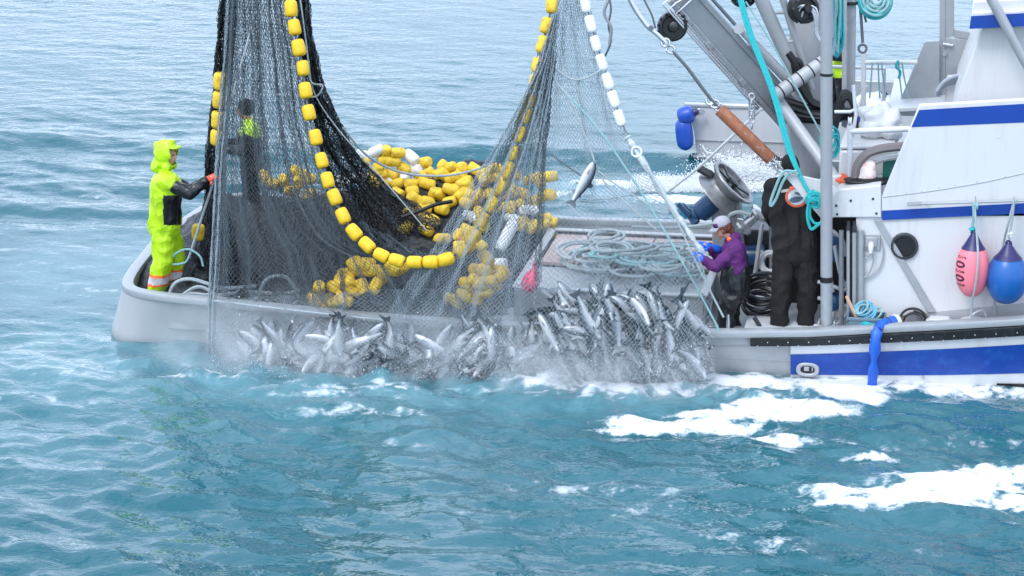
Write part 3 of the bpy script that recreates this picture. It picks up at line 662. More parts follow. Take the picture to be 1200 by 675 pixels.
# float line and purse rings rope flaked on the hatch
co = thing('rope_coil', P(755, 300, 2.6), 'big tangle of grey green purse line flaked on the hatch behind the fish', 'rope')
for k in range(34):
    px = random.uniform(690, 806); py = 312-abs(random.gauss(0, 12))
    yy = 2.2+ (306-py)*.035+random.random()*.15
    c = P(px, py, yy); c.z = .55+.025*(k % 7)
    rope('rope_loop', coil_pts(c, random.uniform(.16, .42), random.choice((1, 1.5, 2)), .02, 14, (random.uniform(-.12, .12), random.uniform(-.12, .12), 1), .2, .9), .019, TEALP if k % 4 == 0 else GREYR, co, k=2)

# blue lay-flat hose over the rail, crate, tubs
bh = thing('discharge_hose', P(1047, 380, .3), 'bright blue lay-flat hose hanging over the rail into the water', 'hose')
pts = smooth_path(PXL([(1050, 377, .2), (1040, 378, .12), (1031, 382, .02), (1027, 392, -.10), (1025, 412, -.12), (1023.5, 430, -.1), (1022, 452, -.02)], 0), 5)
b = MB(); n = 12; vv = []
for i, p in enumerate(pts):
    t = (pts[min(i+1, len(pts)-1)]-pts[max(i-1, 0)]).normalized(); s = Vector((1, .1, 0)) if abs(t.z) > .6 else Vector((0, 0, 1)); s = (s-t*s.dot(t)).normalized(); q = t.cross(s)
    u = i/(len(pts)-1); wd = .052+.012*math.sin(u*14)+.01*math.sin(u*31); th = .05*(1-u)+.022+.008*math.sin(u*23)
    vv += [p+s*wd*math.cos(2*math.pi*k/n)+q*th*math.sin(2*math.pi*k/n) for k in range(n)]
b.add(vv, [(i*n+k, i*n+(k+1) % n, (i+1)*n+(k+1) % n, (i+1)*n+k) for i in range(len(pts)-1) for k in range(n)]+[tuple(range(n)), tuple(range((len(pts)-1)*n, len(pts)*n))])
b.build('hose_body', mat('blue_layflat', (.01, .10, .50), .42, 0, .2, 9, .15, 30), bh)
MB().lathe([(.05, -.05), (.085, -.05), (.092, -.03), (.085, 0), (.075, .05), (.05, .05)], P(1048, 378.5, .19), P(1036, 382, .1)-P(1050, 377, .2), 22).build('coupling', WHITE, bh)
rope('strap', coil_pts(P(1041, 379, .13), .062, 1, 0, 12, P(1036, 382, .1)-P(1050, 377, .2), .02), .008, BLACKP, bh, k=2)
cr = thing('rope_crate', P(1015, 388, .2), 'grey blue plastic crate holding teal rope and a wooden handle by the house', 'crate')
c = P(1015, 388, .22); c.z = .46
b = MB(); W_, D_, Hh = .40, .24, .27
for s in (-1, 1): b.box(c+Vector((s*W_/2, 0, Hh/2)), (.02, D_, Hh)); b.box(c+Vector((0, s*(D_/2+.011), Hh/2)), (W_-.02, .02, Hh))
b.box(c+Vector((0, 0, .01)), (W_-.03, D_-.01, .02))
b.box(c+Vector((0, -D_/2-.02, Hh-.02)), (W_+.03, .02, .03))
b.build('crate_body', mat('slate_plastic', (.10, .16, .20), .5, 0, .15, 8), cr, bevel=.006)
for k in range(6): rope('rope_loop', coil_pts(c+Vector((random.uniform(-.08, .12), 0, Hh+.0+.015*k)), random.uniform(.06, .1), 1.5, .01, 12, (random.uniform(-.6, .6), -.5, .7), .1), .011, TEALP if k % 2 else mat('light_blue_rope', (.12, .42, .62), .7, 0, .2, 30, .5, 150), cr, k=2)
for k in range(4): rope('rope_loop', coil_pts(c+Vector((random.uniform(-.08, .1), -D_/2-.035, .1+random.random()*.08)), .05, 1.3, .01, 12, (0, -1, .2), .15), .010, TEAL, cr, k=2)
rope('handle', PXL([(1004, 372), (998, 360), (992, 347)], .2), .02, mat('pale_wood', (.55, .36, .24), .6, 0, .2, 12), cr)
def tub(px, py, w, h, name, label):
    c = P(px, py, .26); c.z = .455; t = thing(name, c, label, 'tub')
    r = w/2
    MB().lathe([(r*.80, 0), (r*.84, .01), (r*.97, h*.8), (r*1.06, h*.8), (r*1.06, h*.88), (r*.98, h), (r*.9, h*1.02), (r*.5, h*1.04), (0.001, h*1.05)], c, (0, 0, 1), 26).build('tub_body', PLW, t)
    return t, c
t, c = tub(1143, 374, .33, .26, 'bucket', 'white plastic bucket with raised bail handle under the pink buoy')
rope('handle', [c+Vector((-.06, -.13, .26)), c+Vector((-.05, -.1, .33)), c+Vector((.03, -.05, .38)), c+Vector((.09, .02, .36)), c+Vector((.12, .06, .27))], .011, PLW, t)
t, c = tub(1101, 378, .30, .24, 'plastic_tub', 'low white plastic tub beside the black cable loops')
MB().box(c+Vector((0, 0, .255)), (.22, .16, .03)).build('lid', PLW, t, bevel=.012)
kb = thing('cable_loop', P(1070, 382, .26), 'loops of black cable between the blue hose and white tub', 'cable')
for k in range(3): rope('cable', coil_pts(P(1071, 379-k, .26), .11+.02*k, .9, 0, 14, (.1*k, -.75, .6), .06), .014, BLACKP, kb, k=2)

# mooring buoys hung from the grab rail
def buoy(name, px, py, rx, h, m, mcap, label, y=.17):
    c = P(px, py, y); t = thing(name, c-Vector((0, 0, h/2)), label, 'buoy')
    prof = []
    for i in range(25):
        u = i/24; a = math.pi*u; rr = rx*math.sin(a)**.82*(1-.16*max(0, (u-.5)*2)**1.5); prof.append((max(rr, .002), -h/2*math.cos(a)))
    bd = MB().lathe(prof, c, (0, 0, 1), 36).build('buoy_body', m, t)
    zc = h*.37; prof = []
    for i in range(10):
        u = i/9; z = zc+(h*.66-zc)*u; a = math.acos(max(-1, min(1, -z/(h/2)))) if z < h/2 else math.pi
        rr = rx*max(0, math.sin(a))**.82*(1-.16*max(0, (a/math.pi-.5)*2)**1.5)+.006 if z < h*.49 else 0
        r0 = rx*math.sin(math.acos(-2*zc/h))**.82*.75; prof.append((max(rr, r0*(1-u)+.024), z))
    MB().lathe(prof, c, (0, 0, 1), 28).build('buoy_cap', mcap, t)
    top = c+Vector((0, 0, h*.66))
    MB().tube(coil_pts(top+Vector((0, 0, -.005)), .028, 1, 0, 12, (.3, 1, 0), 0), .014, 6).build('eye', mcap, t)
    return t, c, top
NCAP = mat('navy_vinyl', (.02, .018, .10), .4, 0, .1, 8)
PINK = mat('pink_vinyl', (.86, .21, .26), .38, 0, .06, 6, .03, 20, dirt=(.62, .18, .22), damt=.35, ds=5)
t, c, top = buoy('pink_buoy', 1139.5, 315, .183, .62, PINK, NCAP, 'pink inflatable buoy with navy top and dark numbers hung from the rail')
rope('lanyard', [top, *PXL([(1139, 268), (1141, 255), (1140.5, 240)], .2)], .014, TEALP, t)
rope('knot', coil_pts(P(1139.5, 271, .18), .025, 2.5, .015, 8, (0, 0, 1), .3), .014, TEAL, t, k=2)
rope('knot', coil_pts(P(1141, 241, .28), .022, 3, .012, 8, (1, 0, 0), .3), .014, TEALP, t, k=2)
rope('lanyard_tail', PXL([(1142, 242, .22), (1145, 280, .10), (1146, 305, -.03), (1143, 335, -.03), (1139, 355, .05), (1138, 373, .08)], .1), .013, GREYR, t)
# numbers wrapped round the pink buoy
cu = bpy.data.curves.new('digits', 'FONT'); cu.body = '10101'; cu.size = .19; cu.align_x = 'CENTER'; cu.align_y = 'CENTER'; cu.offset = .004
to = bpy.data.objects.new('digits', cu); COL.objects.link(to); bpy.context.view_layer.update()
me = bpy.data.meshes.new_from_object(to.evaluated_get(bpy.context.evaluated_depsgraph_get())); bpy.data.objects.remove(to)
bm = bmesh.new(); bm.from_mesh(me); bmesh.ops.triangulate(bm, faces=bm.faces); bmesh.ops.subdivide_edges(bm, edges=bm.edges, cuts=2)
az0 = math.atan2(CAM[1]-c.y, CAM[0]-c.x)-math.radians(48)
for vtx in bm.verts:
    s, h_ = vtx.co.x, vtx.co.y
    z = -s*.80+.0; a = math.acos(max(-.99, min(.99, -z/.31))); rr = .183*math.sin(a)**.82*(1-.16*max(0, (a/math.pi-.5)*2)**1.5)+.003
    az = az0-h_/.185*1.1
    vtx.co = c+Vector((rr*math.cos(az), rr*math.sin(az), z))
bm.to_mesh(me); bm.free(); link('digits', me, mat('dark_ink', (.06, .01, .045), .5), t)
t, c, top = buoy('blue_buoy', 1180, 325, .222, .58, mat('blue_vinyl', (.008, .10, .36), .33, 0, .06, 6, .03, 20), NCAP, 'round blue inflatable buoy with navy top hung beside the pink one', y=.16)
rope('lanyard', [top, *PXL([(1184, 272), (1187, 250), (1188, 237)], .2)], .013, GREYR, t)
rope('knot', coil_pts(P(1183.5, 277, .17), .022, 2.5, .015, 8, (0, 0, 1), .3), .013, WHITER, t, k=2)
rope('lanyard_tail', PXL([(1187, 240, .25), (1182, 260, .2), (1176, 285, .3), (1170, 320, .34), (1166, 350, .36), (1166, 368, .38)], .3), .012, GREYR, t)
rope('knot', coil_pts(P(1187, 236.5, .28), .022, 2.5, .012, 8, (1, 0, 0), .3), .013, GREYR, t, k=2)

# gear on the upper deck
ck = thing('fish_tote', P(1010, 215, 1.0), 'white insulated tote with sloping lid on the upper deck', 'tote')
MB().slab(PXL([(982, 212), (984, 176), (1050, 176), (1048, 212)], .95), (0, .7, 0)).build('tote_body', PLW, ck, bevel=.03)
MB().slab([P(984, 175, .95), P(1050, 175, .95), P(1046, 152, 1.65), P(993, 148, 1.65)], (0, 0, .04)).build('lid', PLW, ck, bevel=.012)
def lump(name, c, r, m, seed, amp=.25, fr=3., parent=None, n=28):
    b = MB().ell((0, 0, 0), r, None, n, n//2+4); out = []
    for p in b.v:
        q = Vector(p); d = noise.fractal(q*fr/max(r)*.4+Vector((seed, 0, 0)), 1, 2, 4); out.append(Vector(c)+q*(1+amp*d))
    b.v = [tuple(p) for p in out]; return b.build(name, m, parent, ang=70)
bagm = mat('white_plastic_film', (.60, .61, .63), .25, 0, .05, 9, .5, 14)
o = lump('plastic_bag', P(1031, 144, 1.3), (.27, .22, .2), bagm, 3.1, .45, 4); tag(o, 'crumpled white plastic bag lying on the tote lid', 'plastic bag')
o = lump('tarp_bundle', P(1003, 147, 1.8), (.11, .12, .13), mat('blue_tarp', (.01, .05, .35), .4, 0, .2, 8, .4, 15), 5.5, .4); tag(o, 'small bright blue tarp bundle behind the white bag', 'tarp')
o = lump('sack', P(1013, 200, .72), (.12, .1, .16), mat('white_sack', (.72, .63, .63), .6, 0, .1, 8, .4, 20, dirt=(.72, .10, .04), damt=1, ds=6), 8.2, .35); tag(o, 'white and orange sack wedged beside the grey hose on the upper deck', 'sack')
o = lump('orange_bag', P(988, 210, .75), (.09, .08, .05), mat('orange_mesh', (.75, .12, .04), .6, 0, .2, 20, .4, 40), 2.2, .35); tag(o, 'small orange mesh bag at the foot of the white rail post', 'bag')
gh = thing('suction_hose', P(1005, 214, .68), 'thick grey brown suction hose looped over the upper deck', 'hose')
rope('hose', PXL([(1002, 214), (1004, 196), (1014, 182), (1030, 175), (1052, 172), (1070, 172)], .66), .05, mat('taupe_hose', (.17, .15, .15), .5, 0, .15, 8), gh)
gh2 = thing('suction_hose', P(1013, 204, .8), 'thinner white suction hose behind the grey brown one', 'hose')
rope('hose', PXL([(1013, 204), (1022, 192), (1036, 186), (1050, 184), (1070, 184)], .78), .034, PLW, gh2)
gc = thing('mesh_crate', P(1044, 214, .9), 'dark green plastic crate behind the raked white screen', 'crate')
MB().slab(PXL([(1034, 216), (1035, 184), (1062, 184), (1062, 216)], .84), (0, .1, 0)).build('crate_body', mat('green_plastic', (.01, .16, .12), .45, 0, .15, 8), gc, bevel=.01)
MB().slab(PXL([(1033, 190), (1033, 186), (1062, 186), (1062, 190)], .83), (0, .02, 0)).build('rim', MATS['green_plastic'], gc)
nd = lump('netting_bundle', P(1020, 212, .66), (.26, .12, .04), BLACKP, 4.4, .4); tag(nd, 'black rubber mat bundle under the orange sack', 'mat')

# teal ropes
tr = thing('teal_line', P(950, 262, .5), 'doubled bright teal line running from the boom down to a knot', 'rope')
for d in (-1.6, 1.6):
    rope('line', PXL([(865+d, -12, 1.4), (880+d, 42, 1.2), (905+d, 105, .95), (924+d, 172, .7), (941, 213, .55), (953, 232, .5)], 1), .022, TEAL, tr)
for k in range(7): rope('knot', coil_pts(P(954+random.uniform(-3, 3), 231+random.uniform(-7, 7), .46), .05+.03*random.random(), 1.6, .01, 10, (random.uniform(-.5, .5), -1, random.uniform(-.4, .4)), .15), .014, TEAL, tr, k=2)
rope('line', PXL([(950, 232), (946, 250), (950, 268), (958, 264), (965, 258)], .45), .018, TEAL, tr)
rope('line', PXL([(950, 235), (949, 252), (954, 261), (960, 262)], .46), .016, TEAL, tr)
tl = thing('pale_line', P(905, 238, .55), 'pale teal line looped over the white gusset plate', 'rope')
rope('line', PXL([(936, 204), (924, 200), (916, 204), (908, 222), (903, 237), (904, 241), (910, 232), (917, 214), (925, 203), (934, 200)], .55), .016, TEALP, tl)
tt_ = thing('thin_teal_line', P(960, 150, 1.2), 'thin teal line stretched from the boom to the mast foot', 'rope')
rope('line', PXL([(874, 2, 1.2), (905, 52, 1.2), (936, 108, 1.2), (960, 152, 1.2), (972, 172, 1.2)], 1.2), .011, TEALP, tt_)
hk = thing('hanging_rope_hank', P(978, 60, .5), 'bright teal rope hank hanging behind the bare aluminium post', 'rope')
for k in range(26):
    x = 974+random.uniform(-8, 10); y_ = .45+random.random()*.25; L = 52+random.gauss(0, 7)
    rope('strand', PXL([(x, -15), (x+random.uniform(-2, 2), 10), (x+random.uniform(-4, 4), 34), (x+random.uniform(-5, 5), L), (x+random.uniform(-3, 5), L-10), (x+4, 15), (x+4, -15)], y_), .013, TEAL if k % 4 else TEALP, hk, k=4, n=5)
for k in range(6): rope('strand', coil_pts(P(974+random.uniform(-3, 3), 166+random.uniform(-8, 8), .5), .1+.04*random.random(), 1.2, .0, 12, (1, -.6, 0), .1), .013, TEAL, hk, k=2)
cl = thing('hanging_rope_coil', P(1026, 17, 2.1), 'flat spiral coil of teal rope hanging from the gantry', 'rope')
pts = []
cc = P(1026, 0, 2.1); uu = Vector(RT); ww = Vector(UP)
for k in range(110):
    a = k*.36; r = .035+.145*k/110; pts.append(cc+uu*r*math.cos(a)+ww*r*math.sin(a)*1.05+tcv*.02*math.sin(k*.9))
rope('coil', pts, .016, TEALP, cl, k=2)
for k in range(4):
    r = .15+.012*k; rope('coil', [cc-tcv*.03*k+uu*r*math.cos(a)+ww*(r*math.sin(a)*1.1+(.2 if math.sin(a) > .3 else 0)) for a in [2*math.pi*j/20 for j in range(20)]], .018, TEAL, cl, k=2, closed=True)

# ropes lying in the stern
sr = thing('stern_rope', P(260, 345, .5), 'pale grey rope loops lying over the black net in the stern', 'rope')
def zat(px, py, y): return P(px, py, y)
for pts in ([(197, 348), (205, 332), (222, 327), (245, 333), (262, 338), (300, 335)], [(200, 352), (220, 344), (250, 346), (290, 342), (330, 344), (352, 340)], [(225, 350), (245, 345), (262, 350), (300, 351)], [(275, 352), (278, 342), (290, 340), (298, 352)], [(300, 353), (312, 328), (335, 325), (350, 348), (345, 356)], [(215, 345), (235, 336), (268, 352), (300, 348)]):
    rope('rope', PXL(pts, .42), .022, GREYR, sr)
ll = thing('lead_line', P(222, 300, .6), 'taut pale line running up from the stern past the orange glove', 'rope')
rope('line', PXL([(222, 300, .65), (238, 250, .6), (252, 205, .55), (262, 150, .62), (280, 85, .8), (300, 15, 1.0)], .6), .016, GREYR, ll)
rope('line', PXL([(222, 300), (216, 308), (200, 309), (205, 298), (220, 292), (234, 300), (238, 312)], .62), .013, TEALP, ll)

# ------------------------------------------------------------------ the skiff astern of the winch
SK = thing('seine_skiff', (3.4, 10.7, 0), 'grey aluminium seine skiff throwing up white wake behind the seiner', 'skiff')
s0, s1, yn, yf = .93, 6.6, 9.65, 11.9
st = []
for i in range(13):
    u = i/12; x = s0+(s1-s0)*u; hb = (yf-yn)/2*(1-.9*max(0, (u-.55)/.45)**2); zt = .92+.06*u+.35*max(0, u-.5)
    st.append([(x-.12*(i == 0), hb, zt), (x+.0, hb*.99, .55), (x+.06*(i == 0), hb*.93, .16), (x+.08*(i == 0), hb*.6, -.25), (x+.1*(i == 0), 0, -.4)])
yc = (yn+yf)/2; v = []; f = []
for s in st:
    v += [Vector((x, yc-h, z)) for x, h, z in s] + [Vector((x, yc+h, z)) for x, h, z in reversed(s[:-1])]
m_ = 9
for i in range(12): f += [(i*m_+k, i*m_+k+1, (i+1)*m_+k+1, (i+1)*m_+k) for k in range(m_-1)]
f += [tuple(range(m_)), tuple(range(12*m_, 13*m_))]
HEEL = Matrix.Translation((0, yn, .3)) @ Matrix.Rotation(math.radians(-13), 4, 'X') @ Matrix.Translation((0, -yn, -.3))
hl = lambda p: HEEL @ Vector(p)
MB().add([hl(p) for p in v], f).build('hull', HULLG, SK, ang=25)
rim = [Vector((x, yc-h, z)) for (x, h, z) in [s[0] for s in st]]; rim2 = [Vector((p.x, 2*yc-p.y, p.z)) for p in rim]
MB().tube([hl(p) for p in rim+rim2[::-1]], .04, 8, True).build('gunwale', ALU, SK)
MB().add([hl(p-Vector((0, 0, .5))) for p in rim]+[hl(p-Vector((0, 0, .5))) for p in rim2[::-1]], [tuple(range(26))]).build('deck', DECKW, SK, ang=0)
MB().box((1.9, yn+.02, .22), (.95, .05, .035)).build('spray_strip', ALU_D, SK, bevel=.006)
MB().tube([st[0][2] and Vector((s0, yn+.06, .17)), Vector((4.5, yn+.06, .19))], .03, 8).build('chine_rail', ALU, SK)
b = MB(); b.box((3.5, yc, .95), (.9, .9, .6)); b.build('engine_box', ALU, SK, bevel=.03)
b = MB(); b.lathe([(.13, 0), (.16, .03), (.16, .42), (.12, .46), (.05, .47)], P(938, 165, 9.45)-Vector((0, 0, .3)), (0, 0, 1), 18); b.build('fuel_bottle', HULLG, SK)
b = MB(); b.tube([Vector((2.6, yn+.3, .9)), Vector((2.6, yn+.3, 1.5)), Vector((3.6, yn+.3, 1.5)), Vector((3.6, yn+.3, .9))], .03, 8); b.build('tow_rail', ALU, SK)
lump('exhaust_cowl', (2.05, yn-.05, .1), (.3, .2, .16), RUBBER, 6.1, .2, parent=SK)
MB().lathe([(.04, -.02), (.05, 0), (.05, .03)], P(822, 131, yn-.03), (0, -1, 0), 12).build('eye_bolt', ALU_D, SK)
rope('mooring_line', PXL([(823, 170), (828, 178), (838, 180), (850, 184)], yn-.06), .014, WHITER, SK)
FB = mat('blue_fender', (.008, .06, .36), .38, 0, .1, 8)
def fender(px, py, rx, rz, tilt, label):
    c = P(px, py, yn-.1); M = Matrix.Rotation(tilt, 3, 'Y'); t = thing('fender', c-Vector((0, 0, rz)), label, 'fender', None)
    b = MB(); b.lathe([(.03, -rz*1.02), (rx*.6, -rz*.92), (rx*.92, -rz*.7), (rx, -rz*.3), (rx, rz*.3), (rx*.92, rz*.7), (rx*.6, rz*.92), (.03, rz*1.02)], c, M@Vector((0, 0, 1)), 22); b.build('fender_body', FB, t)
    b = MB(); e = M@Vector((0, 0, rz)); b.lathe([(.06, 0), (.05, .05), (.02, .07)], c+e, e, 12); b.build('fender_end', NCAP, t)
    rope('lanyard', [c+e*1.1, c+e*1.2+Vector((.05, .06, .03)), P(822, 131, yn-.05)], .012, WHITER, t)
fender(804, 135, .13, .12, 1.2, 'short blue fender on the upper corner of the skiff transom')
fender(802, 157, .125, .23, -.12, 'long blue fender hanging below the short one on the skiff')
for k, (px, py, r, mm, lb) in enumerate(((1024, 121, .26, bagm, 'white gear sack in the skiff under the railing'), (1046, 124, .24, mat('blue_white_bag', (.62, .68, .78), .5, 0, .1, 5, .4, 20, dirt=(.02, .10, .5), damt=1, ds=5), 'blue and white gear bag in the skiff under the railing'), (1034, 117, .2, mat('dark_gear', (.03, .035, .07), .6, 0, .3, 8, .4, 20), 'dark gear bag between the pale bags in the skiff'), (1062, 127, .2, MATS['dark_gear'], 'dark gear bag next to the grey wing plate'))):
    o = lump('gear_bag', P(px, py, 10.2+.1*k), (r, r, r*.6), mm, 10+k*3.3, .4); tag(o, lb, 'bag', 'gear bags in the skiff')

# ------------------------------------------------------------------ people
def proj(p):
    q = np.asarray(p, float)-CAM; wv = q@FW
    return 600+FPX*(q@RT)/wv, 337.5-FPX*(q@UP)/wv
def blob(name, mb, voxel, mats, parent, disp=0., fr=9., smooth=3, matfn=None):
    me0 = mb.mesh('tmp', 0); o = bpy.data.objects.new('tmp', me0); COL.objects.link(o)
    r = o.modifiers.new('r', 'REMESH'); r.mode = 'VOXEL'; r.voxel_size = voxel; r.use_smooth_shade = True
    s = o.modifiers.new('s', 'SMOOTH'); s.factor = .5; s.iterations = smooth
    dg = bpy.context.evaluated_depsgraph_get(); dg.update()
    me = bpy.data.meshes.new_from_object(o.evaluated_get(dg)); bpy.data.objects.remove(o); me.name = name
    if disp:
        nv = len(me.vertices); co = np.empty(nv*3, np.float32); me.vertices.foreach_get('co', co); co = co.reshape(-1, 3)
        nn = np.empty(nv*3, np.float32); me.vertices.foreach_get('normal', nn); nn = nn.reshape(-1, 3)
        d = np.array([noise.ridged_multi_fractal(Vector((c[0]*fr, c[1]*fr, c[2]*fr*.75)), 1., 2., 2, 1., 1.2)-1.0 for c in co.tolist()], np.float32)
        co += nn*(d*disp)[:, None]; me.vertices.foreach_set('co', co.ravel())
    me.materials.clear()
    ml = mats if isinstance(mats, (list, tuple)) else [mats]
    for m in ml: me.materials.append(m)
    if matfn:
        me.polygons.foreach_set('material_index', [matfn(p.center) for p in me.polygons])
    me.polygons.foreach_set('use_smooth', [True]*len(me.polygons)); me.update()
    return link(name, me, None, parent)
SKIN = mat('skin', (.52, .27, .19), .45, 0, .1, 20)
HIVIS = mat('hi_vis_yellow', (.44, .70, .010), .36, 0, .14, 5, .3, 22, dirt=(.33, .50, .02), damt=.35, ds=3)
BLK = mat('black_oilskin', (.006, .007, .008), .32, 0, .25, 8, .2, 25)
BLKC = mat('black_cotton', (.0035, .0035, .004), .85, 0, .25, 8, .3, 60)
REFL = mat('reflective_silver', (.58, .58, .60), .35, .2, .05, 10); ORNG = mat('fluo_orange', (.9, .16, .03), .5)
OGLOVE = mat('orange_glove', (.78, .065, .02), .5, 0, .15, 12, .2, 60)
BGLOVE = mat('blue_glove', (.01, .12, .62), .42, 0, .12, 12, .2, 60)
PURP = mat('purple_hoodie', (.085, .009, .115), .75, 0, .2, 8, .3, 50)
CAPM = mat('grey_cap', (.34, .33, .37), .7, 0, .1, 12, .2, 80)
HAIR = mat('auburn_hair', (.13, .038, .018), .55, 0, .35, 60, .5, 120); DHAIR = mat('dark_hair', (.02, .016, .014), .5, 0, .3, 60, .5, 120)
BOOT = mat('brown_boot', (.07, .035, .02), .5, 0, .2, 12); SOLE = mat('tan_boot_sole', (.42, .25, .15), .6)
GREYC = mat('dark_grey_bib', (.010, .012, .014), .4, 0, .3, 8, .25, 30)

def frame(f, u):
    f = f.normalized(); r = f.cross(u).normalized(); u = r.cross(f); return Matrix((r, f, u)).transposed()     # columns: right, forward, up
def head_mb(mb, c, M, s=1.):
    T = lambda x, y, z: c+M@(Vector((x, y, z))*s)
    mb.ell(T(0, -.012, .028), (.074*s, .092*s, .092*s), M); mb.ell(T(0, .018, -.035), (.058*s, .07*s, .075*s), M)
    mb.cap(T(0, .05, -.092), .026*s, T(0, .06, -.085), .024*s); mb.cap(T(0, .088, .01), .008*s, T(0, .104, -.026), .013*s)
    for k in (-1, 1): mb.ell(T(k*.073, -.005, -.008), (.012*s, .022*s, .034*s), M); mb.cap(T(k*.012, .082, .022), .012*s, T(k*.05, .066, .022), .01*s)
    mb.cap(T(-.02, .083, -.058), .009*s, T(.02, .083, -.058), .009*s)
def hand_mb(mb, wv, tip, nrm_, curl=.5, s=1.):
    d = (tip-wv).normalized(); n = (nrm_-d*nrm_.dot(d)).normalized(); a = d.cross(n)
    T = lambda x, y, z: wv+(d*x+a*y+n*z)*s
    mb.cap(T(0, 0, 0), .03*s, T(.03, 0, 0), .032*s)
    for k in range(4): mb.cap(T(.02, (k-1.5)*.017, 0), .015*s, T(.085, (k-1.5)*.021, 0), .013*s)
    for k, L in enumerate((.060, .072, .068, .052)):
        y0 = (k-1.5)*.022; p = T(.088, y0, 0); an = 0; q = (d, n)
        for j in range(3):
            an += curl*(.5 if j == 0 else .9); st_ = (d*math.cos(an)-n*math.sin(an)+a*(k-1.5)*.06)*L*(.5, .32, .25)[j]*s
            mb.cap(p, (.0115-.001*j)*s, p+st_, (.0108-.0012*j)*s, 10); p = p+st_
    p0 = T(.025, -.035, -.004); p1 = T(.055, -.058, -.022); p2 = T(.085, -.056, -.04)
    mb.cap(p0, .016*s, p1, .013*s, 10); mb.cap(p1, .0125*s, p2, .010*s, 10)
def torso_mb(mb, J, e=0.):
    s0, s1 = J['sh']; h0, h1 = J['hip']; n = J['neck']
    mid = (s0+s1)/2; pel = (h0+h1)/2
    for s, h in ((s0, h0), (s1, h1)):
        a = s.lerp(mid, .28); c = h.lerp(pel, .2); a = a.lerp(c, .10)
        mb.cap(a, .098+e, a.lerp(c, .5), .096+e, 16); mb.cap(a.lerp(c, .5), .096+e, c, .108+e, 16); mb.cap(s, .06+e, mid, .07+e*.8)
    a, c = mid.lerp(pel, .12), pel; mb.cap(a, .11+e, c, .115+e, 16); mb.cap(mid, .06+e*.5, n, .052+e*.4)
def arm_mb(mb, J, i, e=0., frm=0., to=1.):
    s, q, w_ = J['sh'][i], J['el'][i], J['wr'][i]
    mb.cap(s, .06+e, q, .046+e); mb.cap(q, .046+e, w_.lerp(q, .05), .034+e*.9)
def leg_mb(mb, J, i, e=0.):
    h, k, a = J['hip'][i], J['kn'][i], J['an'][i]
    mb.cap(h, .096+e, k, .064+e); mb.cap(k, .064+e, k.lerp(a, .35), .060+e); mb.cap(k.lerp(a, .35), .060+e, a, .044+e*1.15)
def foot_mb(mb, a, toe, e=0.):
    mb.cap(a-Vector((0, 0, .03)), .042+e, a-Vector((0, 0, .06)), .04+e); mb.cap(a-Vector((0, 0, .065)), .036+e, toe, .03+e)
def body(J, parent, face, tilt=0., hands=True, voxel=.011):
    mb = MB(); M = frame(face, J['head']-J['neck']+Vector((0, 0, .001)))
    head_mb(mb, J['head'], M); mb.cap(J['neck'], .052, J['head']+M@Vector((0, -.01, -.05)), .05)
    torso_mb(mb, J, 0)
    for i in (0, 1):
        arm_mb(mb, J, i); leg_mb(mb, J, i); foot_mb(mb, J['an'][i], J['toe'][i])
        d = (J['hand'][i]-J['wr'][i]).normalized(); mb.cap(J['wr'][i], .028, J['wr'][i]+d*.07, .026)
    eyes = [J['head']+M@Vector((k*.03, .085, .008)) for k in (-1, 1)]; mo = J['head']+M@Vector((0, .09, -.058))
    fn = lambda c: 1 if min((c-e).length for e in eyes) < .012 else 2 if abs((M.inverted()@(c-mo)).z) < .006 and (c-mo).length < .022 else 0
    return blob('body', mb, voxel, [SKIN, DHAIR, mat('lips', (.42, .15, .12), .45)], parent, matfn=fn), M

# --- man in yellow oilskins at the stern
J = dict(head=P(197, 181, .75), neck=P(192, 203, .75), sh=(P(196, 214, .55), P(194, 210, .95)), el=(P(223, 227, .50), P(222, 221, .98)), wr=(P(242, 211, .52), P(242, 215, .80)),
         hand=(P(252, 206, .55), P(252, 212, .75)), hip=(P(191, 262, .66), P(195, 261, .86)), kn=(P(191, 304, .63), P(206, 302, .88)), an=(P(181, 350, .62), P(202, 345, .92)))
J['toe'] = (J['an'][0]+Vector((.17, -.03, -.07)), J['an'][1]+Vector((.17, .02, -.07)))
m1 = thing('person', P(190, 358, .75), 'person in hooded yellow oilskins with black sleeves, one orange glove on the net', 'person')
bd, M = body(J, m1, Vector((.97, -.2, -.08)))
mb = MB(); torso_mb(mb, J, .075); mb.cap(J['hip'][0].lerp(J['hip'][1], .2), .185, J['hip'][0].lerp(J['hip'][1], .2)-Vector((0, 0, .03)), .19); mb.cap(J['hip'][1], .165, J['hip'][1]-Vector((0, 0, .03)), .17)
mb.cap(J['neck'], .085, J['neck']+Vector((0, 0, .05)), .085)
for i in (0, 1): mb.cap(J['sh'][i], .098, J['sh'][i].lerp(J['el'][i], .12), .09)
def fn(c):
    x, y = proj(c); return 1 if (x > 191+(y-226)*.02 and y > 229 and y < 264 and c.y < .85) else 0
blob('jacket', mb, .012, [HIVIS, BLK], m1, .024, 5.5, 2, fn)
for i in (0, 1):
    mb = MB(); arm_mb(mb, J, i, .030); blob('sleeve', mb, .012, BLK, m1, .013, 9, 2)
    mb = MB(); hand_mb(mb, J['wr'][i], J['hand'][i], Vector((-.1, -.5, .9)), .75, 1.08); mb.cap(J['wr'][i].lerp(J['hand'][i], -.25), .04, J['wr'][i], .036); blob('glove', mb, .005, OGLOVE, m1, 0, 8, 2)
mb = MB()
for i in (0, 1): leg_mb(mb, J, i, .055)
mb.cap(J['hip'][0], .14, J['hip'][1], .13); mb.cap(J['hip'][0].lerp(J['hip'][1], .5)+Vector((0, 0, .1)), .14, J['hip'][0].lerp(J['hip'][1], .5), .15)
def fn(c):
    t = (c.z-J['an'][0].z)
    return 2 if (.165 < t < .195 or .275 < t < .305) else 1 if .165 < t < .305 else 0
